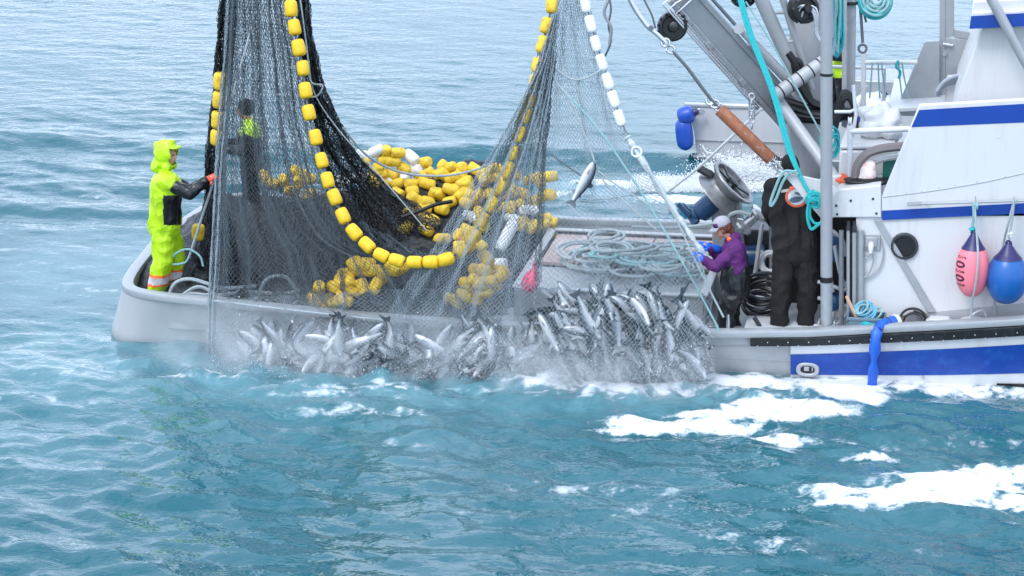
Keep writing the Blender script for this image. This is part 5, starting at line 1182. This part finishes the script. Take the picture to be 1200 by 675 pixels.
MB().lathe([(.01, -.12), (.06, -.11), (.095, -.06), (.1, 0), (.095, .06), (.06, .11), (.03, .14), (.025, .18)], P(622, 330, .12), (.3, 0, 1), 20).build('buoy_body', mat('hot_pink', (.82, .12, .22), .5, 0, .1, 8), pk_)
MB().tube(coil_pts(P(622, 330, .12)+Vector((.05, 0, .19)), .025, 1, 0, 10, (0, 1, 0), 0), .01, 6).build('eye', MATS['hot_pink'], pk_)

# ------------------------------------------------------------------ salmon
def fish_material():
    m = bpy.data.materials.new('salmon_skin'); m.use_nodes = True; n = m.node_tree.nodes; l = m.node_tree.links; b = n['Principled BSDF']
    a = n.new('ShaderNodeAttribute'); a.attribute_name = 'back'; tc = n.new('ShaderNodeTexCoord')
    z = n.new('ShaderNodeTexNoise'); z.inputs['Scale'].default_value = 22; z.inputs['Detail'].default_value = 4; l.new(tc.outputs['Object'], z.inputs['Vector'])
    ad = n.new('ShaderNodeMath'); ad.operation = 'MULTIPLY_ADD'; ad.inputs[1].default_value = .35; l.new(z.outputs[0], ad.inputs[0]); l.new(a.outputs['Fac'], ad.inputs[2])
    r = n.new('ShaderNodeValToRGB'); e = r.color_ramp.elements; e[0].position = .2; e[0].color = (.74, .75, .77, 1); e[1].position = 1.0; e[1].color = (.04, .055, .07, 1)
    x = e.new(.5); x.color = (.52, .55, .58, 1); x = e.new(.72); x.color = (.24, .28, .31, 1)
    l.new(ad.outputs[0], r.inputs[0])
    v = n.new('ShaderNodeTexVoronoi'); v.inputs['Scale'].default_value = 60; l.new(tc.outputs['Object'], v.inputs['Vector'])
    bp = n.new('ShaderNodeBump'); bp.inputs['Strength'].default_value = .25; bp.inputs['Distance'].default_value = .004; l.new(v.outputs['Distance'], bp.inputs['Height']); l.new(bp.outputs[0], b.inputs['Normal'])
    oi = n.new('ShaderNodeObjectInfo'); hv = n.new('ShaderNodeHueSaturation'); mr = n.new('ShaderNodeMapRange'); mr.inputs[3].default_value = .5; mr.inputs[4].default_value = .92
    l.new(oi.outputs['Random'], mr.inputs[0]); l.new(mr.outputs[0], hv.inputs['Value']); l.new(r.outputs[0], hv.inputs['Color']); l.new(hv.outputs[0], b.inputs['Base Color'])
    b.inputs['Roughness'].default_value = .27; b.inputs['Metallic'].default_value = .25; return m
FM = fish_material()
def fish_mesh(bend, bz):
    us = [0, .02, .06, .12, .2, .3, .42, .54, .66, .76, .84, .9, .94]; hh = [.010, .024, .040, .056, .070, .080, .084, .078, .064, .047, .034, .028, .030]
    n = 12; Lg = .62; v = []; back = []
    def spine(u):
        a = bend*(u-.3); x = -Lg*(u-.45); return Vector((x, bend*.30*Lg*((u-.4)**2*2.2-.1)+ .05*Lg*math.sin(u*5)*bend, bz*Lg*.35*(u-.45)**2))
    for u, h in zip(us, hh):
        c = spine(u); t = (spine(u+.01)-spine(u-.01)).normalized(); up = Vector((0, 0, 1)); up = (up-t*up.dot(t)).normalized(); s = t.cross(up)
        wd = h*(.58 if u < .75 else .42)
        for k in range(n):
            a = 2*math.pi*k/n; v.append(c+up*h*math.sin(a)+s*wd*math.cos(a)); back.append(.5+.5*math.sin(a) if u > .03 else .6)
    f = [(i*n+k, i*n+(k+1) % n, (i+1)*n+(k+1) % n, (i+1)*n+k) for i in range(len(us)-1) for k in range(n)]+[tuple(range(n)), tuple(range((len(us)-1)*n, len(us)*n))]
    def fin(pts, th=.003, bk=.75):
        k = len(v); m_ = len(pts)
        for s in (-1, 1):
            for p in pts: v.append(p+Vector((0, s*th, 0))); back.append(bk)
        f.extend([tuple(k+i for i in range(m_)), tuple(k+2*m_-1-i for i in range(m_))]+[(k+i, k+(i+1) % m_, k+m_+(i+1) % m_, k+m_+i) for i in range(m_)])
    S = spine
    Z = lambda z: Vector((0, 0, z))
    fin([S(.92)+Z(.028), S(1.02)+Z(.075), S(1.06)+Z(.085), S(1.03)+Z(.02), S(1.02), S(1.03)-Z(.02), S(1.06)-Z(.085), S(1.02)-Z(.075), S(.92)-Z(.028)], bk=.7)
    fin([S(.42)+Z(.078), S(.47)+Z(.125), S(.53)+Z(.118), S(.55)+Z(.074)], bk=.85); fin([S(.76)+Z(.044), S(.80)+Z(.066), S(.82)+Z(.062), S(.80)+Z(.038)], bk=.85)
    fin([S(.70)-Z(.055), S(.74)-Z(.095), S(.79)-Z(.085), S(.79)-Z(.042)], bk=.55); fin([S(.54)-Z(.074), S(.58)-Z(.105), S(.61)-Z(.09), S(.59)-Z(.066)], bk=.55)
    for s in (-1, 1):
        k = len(v); q = [S(.19)+Vector((0, s*.035, -.03)), S(.23)+Vector((0, s*.04, -.045)), S(.32)+Vector((0, s*.06, -.06)), S(.29)+Vector((0, s*.055, -.035))]
        v.extend(q); v.extend([p+Vector((0, s*.004, 0)) for p in q]); back.extend([.6]*8); f.extend([(k, k+1, k+2, k+3), (k+7, k+6, k+5, k+4)]+[(k+i, k+(i+1) % 4, k+4+(i+1) % 4, k+4+i) for i in range(4)])
        c = S(.065)+Vector((0, s*.0215, .010)); k = len(v)                                        # eye
        v.extend([c+Vector((.007*math.cos(a), s*.004, .007*math.sin(a))) for a in [2*math.pi*j/8 for j in range(8)]]); back.extend([1.3]*8); v.append(c+Vector((0, s*.007, 0))); back.append(1.4)
        f.extend([(k+j, k+(j+1) % 8, k+8) for j in range(8)])
    me = bpy.data.meshes.new('salmon'); me.from_pydata([tuple(p) for p in v], [], f); bm = bmesh.new(); bm.from_mesh(me); bmesh.ops.recalc_face_normals(bm, faces=bm.faces); bm.to_mesh(me); bm.free()
    at = me.attributes.new('back', 'FLOAT', 'POINT'); at.data.foreach_set('value', back)
    me.polygons.foreach_set('use_smooth', [True]*len(me.polygons)); me.set_sharp_from_angle(angle=math.radians(55)); me.materials.append(FM); return me
FISH = [fish_mesh(bd_, z_) for bd_, z_ in ((0, 0), (1.2, .2), (-1.2, -.3), (2.2, 0), (-2.0, .4), (.5, -.6), (-.6, .8), (3.3, .3), (-3.1, -.4), (1.6, 1.2), (-2.6, 1.0))]
def put_fish(p, ang, roll, dep, sc, label, group, me=None):
    ax = (Vector(RT)*math.cos(ang)+Vector(UP)*math.sin(ang)+tcv*dep).normalized()
    lat = (tcv-ax*tcv.dot(ax)).normalized(); lat = Matrix.Rotation(roll, 3, ax)@lat; dz = ax.cross(lat)
    M = Matrix((ax, lat, dz)).transposed().to_4x4(); M.translation = p
    o = bpy.data.objects.new('salmon', me or random.choice(FISH)); COL.objects.link(o); o.matrix_world = M@Matrix.Scale(sc, 4); return tag(o, label, 'fish', group)
LR = 'silver salmon packed in the round net bag at the rail by the purple hoodie'
LL = 'silver salmon in the long net bag hanging below the yellow float loop'
def scatter(n, inside, depth, base_ang, spread, label, group, layers, mind=13):
    for ly in range(layers):
        got = []; tries = 0
        while len(got) < n and tries < 4000:
            tries += 1; x, y = inside()
            if any(math.hypot((x-a), (y-b_)*1.0) < mind for a, b_ in got): continue
            got.append((x, y)); p = P(x, y, depth(x, y)+.03+ly*.085)
            a = random.gauss(base_ang, spread)+(math.pi if random.random() < .5 else 0)
            put_fish(p, a, random.gauss(0, .45)+(math.pi if random.random() < .5 else 0), random.gauss(0, .22), random.uniform(.62, .96), label, group)
def ins_r():
    while True:
        x, y = random.uniform(640, 818), random.uniform(352, 446)
        if ((x-732)/100)**2+((y-412)/60)**2 < 1: return x, y
def ins_l():
    while True:
        x, y = random.uniform(285, 622), random.uniform(392, 450)
        if y > 397+6*math.sin(x*.03) : return x, y
scatter(44, ins_r, lambda x, y: -.12-float(bg_(np.float64(x), np.float64(y)))+.05, 1.95, .45, LR, 'salmon in the round bag', 3)
scatter(80, ins_l, lambda x, y: -.28-float(bl_(np.float64(x), np.float64(y)))+.07, 1.1, .8, LL, 'salmon in the long bag', 2, 9)
for x, y, a in ((655, 352, 2.6), (672, 350, 2.3), (697, 348, 1.2), (690, 366, .2), (715, 356, .8), (640, 362, 2.9), (665, 362, .3)):
    put_fish(P(x, y, .02), a, random.choice((1.1, -1.1)), .1, .95, 'dark backed salmon sliding over the rail beside the small pink buoy', 'dark salmon on the rail')
put_fish(P(686, 212, .42), 1.08, .4, .0, .86, 'single salmon hung up high in the web of the net', None, FISH[5])

# ------------------------------------------------------------------ spray and falling water
def droplets(name, pts, rad, m):
    k = np.array([[1, 0, 0], [-1, 0, 0], [0, 1, 0], [0, -1, 0], [0, 0, 1.3], [0, 0, -1.3]]); fc = np.array([[0, 2, 4], [2, 1, 4], [1, 3, 4], [3, 0, 4], [2, 0, 5], [1, 2, 5], [3, 1, 5], [0, 3, 5]])
    V = (pts[:, None]+k[None]*rad[:, None, None]).reshape(-1, 3); q = (fc[None]+(np.arange(len(pts))*6)[:, None, None]).reshape(-1)
    me = bpy.data.meshes.new(name); me.vertices.add(len(V)); me.vertices.foreach_set('co', V.astype(np.float32).ravel()); me.loops.add(len(q)); me.loops.foreach_set('vertex_index', q.astype(np.int32))
    me.polygons.add(len(q)//3); me.polygons.foreach_set('loop_start', np.arange(0, len(q), 3, dtype=np.int32)); me.polygons.foreach_set('use_smooth', np.ones(len(q)//3, bool)); me.update(calc_edges=True)
    o = link(name, me, m); o['kind'] = 'stuff'; return o
WD = mat('white_water', (.84, .86, .88), .3, 0, .04, 8)
rs = np.random.RandomState(5)
n = 14000; px = rs.uniform(245, 838, n); hgt = np.abs(rs.normal(0, 30, n))*(1+.6*np.exp(-((px-270)/30)**2)); py = 446-hgt-np.abs(rs.normal(0, 3, n)); dp = -.5-rs.rand(n)*.35+hgt*.002
droplets('water_spray', PXA(px, py, dp), rs.uniform(.0013, .0034, n)*(1+1.2*(rs.rand(n) > .97)), WD)
n = 60000; t_ = rs.rand(n); cx = np.where(t_ < .55, rs.normal(868, 22, n), rs.uniform(740, 900, n)); h = np.abs(rs.normal(0, 1, n))*np.where(t_ < .55, 13, 4)
base = np.where(t_ < .55, 218-rs.rand(n)*14, 226-rs.rand(n)*16); bp_ = np.array([PZ(x, y, 0)[:] for x, y in zip(cx, base)]); bp_[:, 2] += h/98.
ok = (bp_[:, 1] < 9.5) | (bp_[:, 0] < .85); droplets('wake_splash', bp_[ok], (.002+.009*rs.rand(n)**3)[ok], WD)
# fine mist hanging round the foot of the net
b = MB().box((-.75, -.5, .45), (6.6, 1.1, .92)); mo = b.build('spray_mist', None, None, ang=0); mo['kind'] = 'stuff'
m = bpy.data.materials.new('mist'); m.use_nodes = True; nn_ = m.node_tree.nodes; l = m.node_tree.links; nn_.clear(); out = nn_.new('ShaderNodeOutputMaterial'); vp = nn_.new('ShaderNodeVolumePrincipled')
vp.inputs['Color'].default_value = (.93, .96, 1, 1); tc = nn_.new('ShaderNodeTexCoord'); z = nn_.new('ShaderNodeTexNoise'); z.inputs['Scale'].default_value = 2.2; z.inputs['Detail'].default_value = 3
l.new(tc.outputs['Object'], z.inputs['Vector']); mr = nn_.new('ShaderNodeMapRange'); mr.inputs[1].default_value = .36; mr.inputs[2].default_value = .7; mr.inputs[4].default_value = 2.4
l.new(z.outputs[0], mr.inputs[0])
sx = nn_.new('ShaderNodeSeparateXYZ'); l.new(tc.outputs['Generated'], sx.inputs[0])
def ramp(sock, pts):
    r = nn_.new('ShaderNodeValToRGB'); e = r.color_ramp.elements; e[0].position, e[1].position = pts[0][0], pts[-1][0]
    e[0].color = (pts[0][1],)*3+(1,); e[1].color = (pts[-1][1],)*3+(1,)
    for p, v_ in pts[1:-1]: e.new(p).color = (v_,)*3+(1,)
    l.new(sock, r.inputs[0]); return r.outputs[0]
acc = mr.outputs[0]
for s_ in (ramp(sx.outputs[2], ((0, 1), (.3, .7), (.6, .25), (1, 0))), ramp(sx.outputs[0], ((0, 0), (.08, 1), (.9, .8), (1, 0))), ramp(sx.outputs[1], ((0, 0), (.3, 1), (.7, 1), (1, 0)))):
    q = nn_.new('ShaderNodeMath'); q.operation = 'MULTIPLY'; l.new(acc, q.inputs[0]); l.new(s_, q.inputs[1]); acc = q.outputs[0]
l.new(acc, vp.inputs['Density']); l.new(vp.outputs[0], out.inputs['Volume']); mo.data.materials.clear(); mo.data.materials.append(m)

for o in bpy.data.objects:
    if o.name.split('.')[0] in ('bolt', 'rivet', 'rope_flake'): o['kind'] = 'stuff'
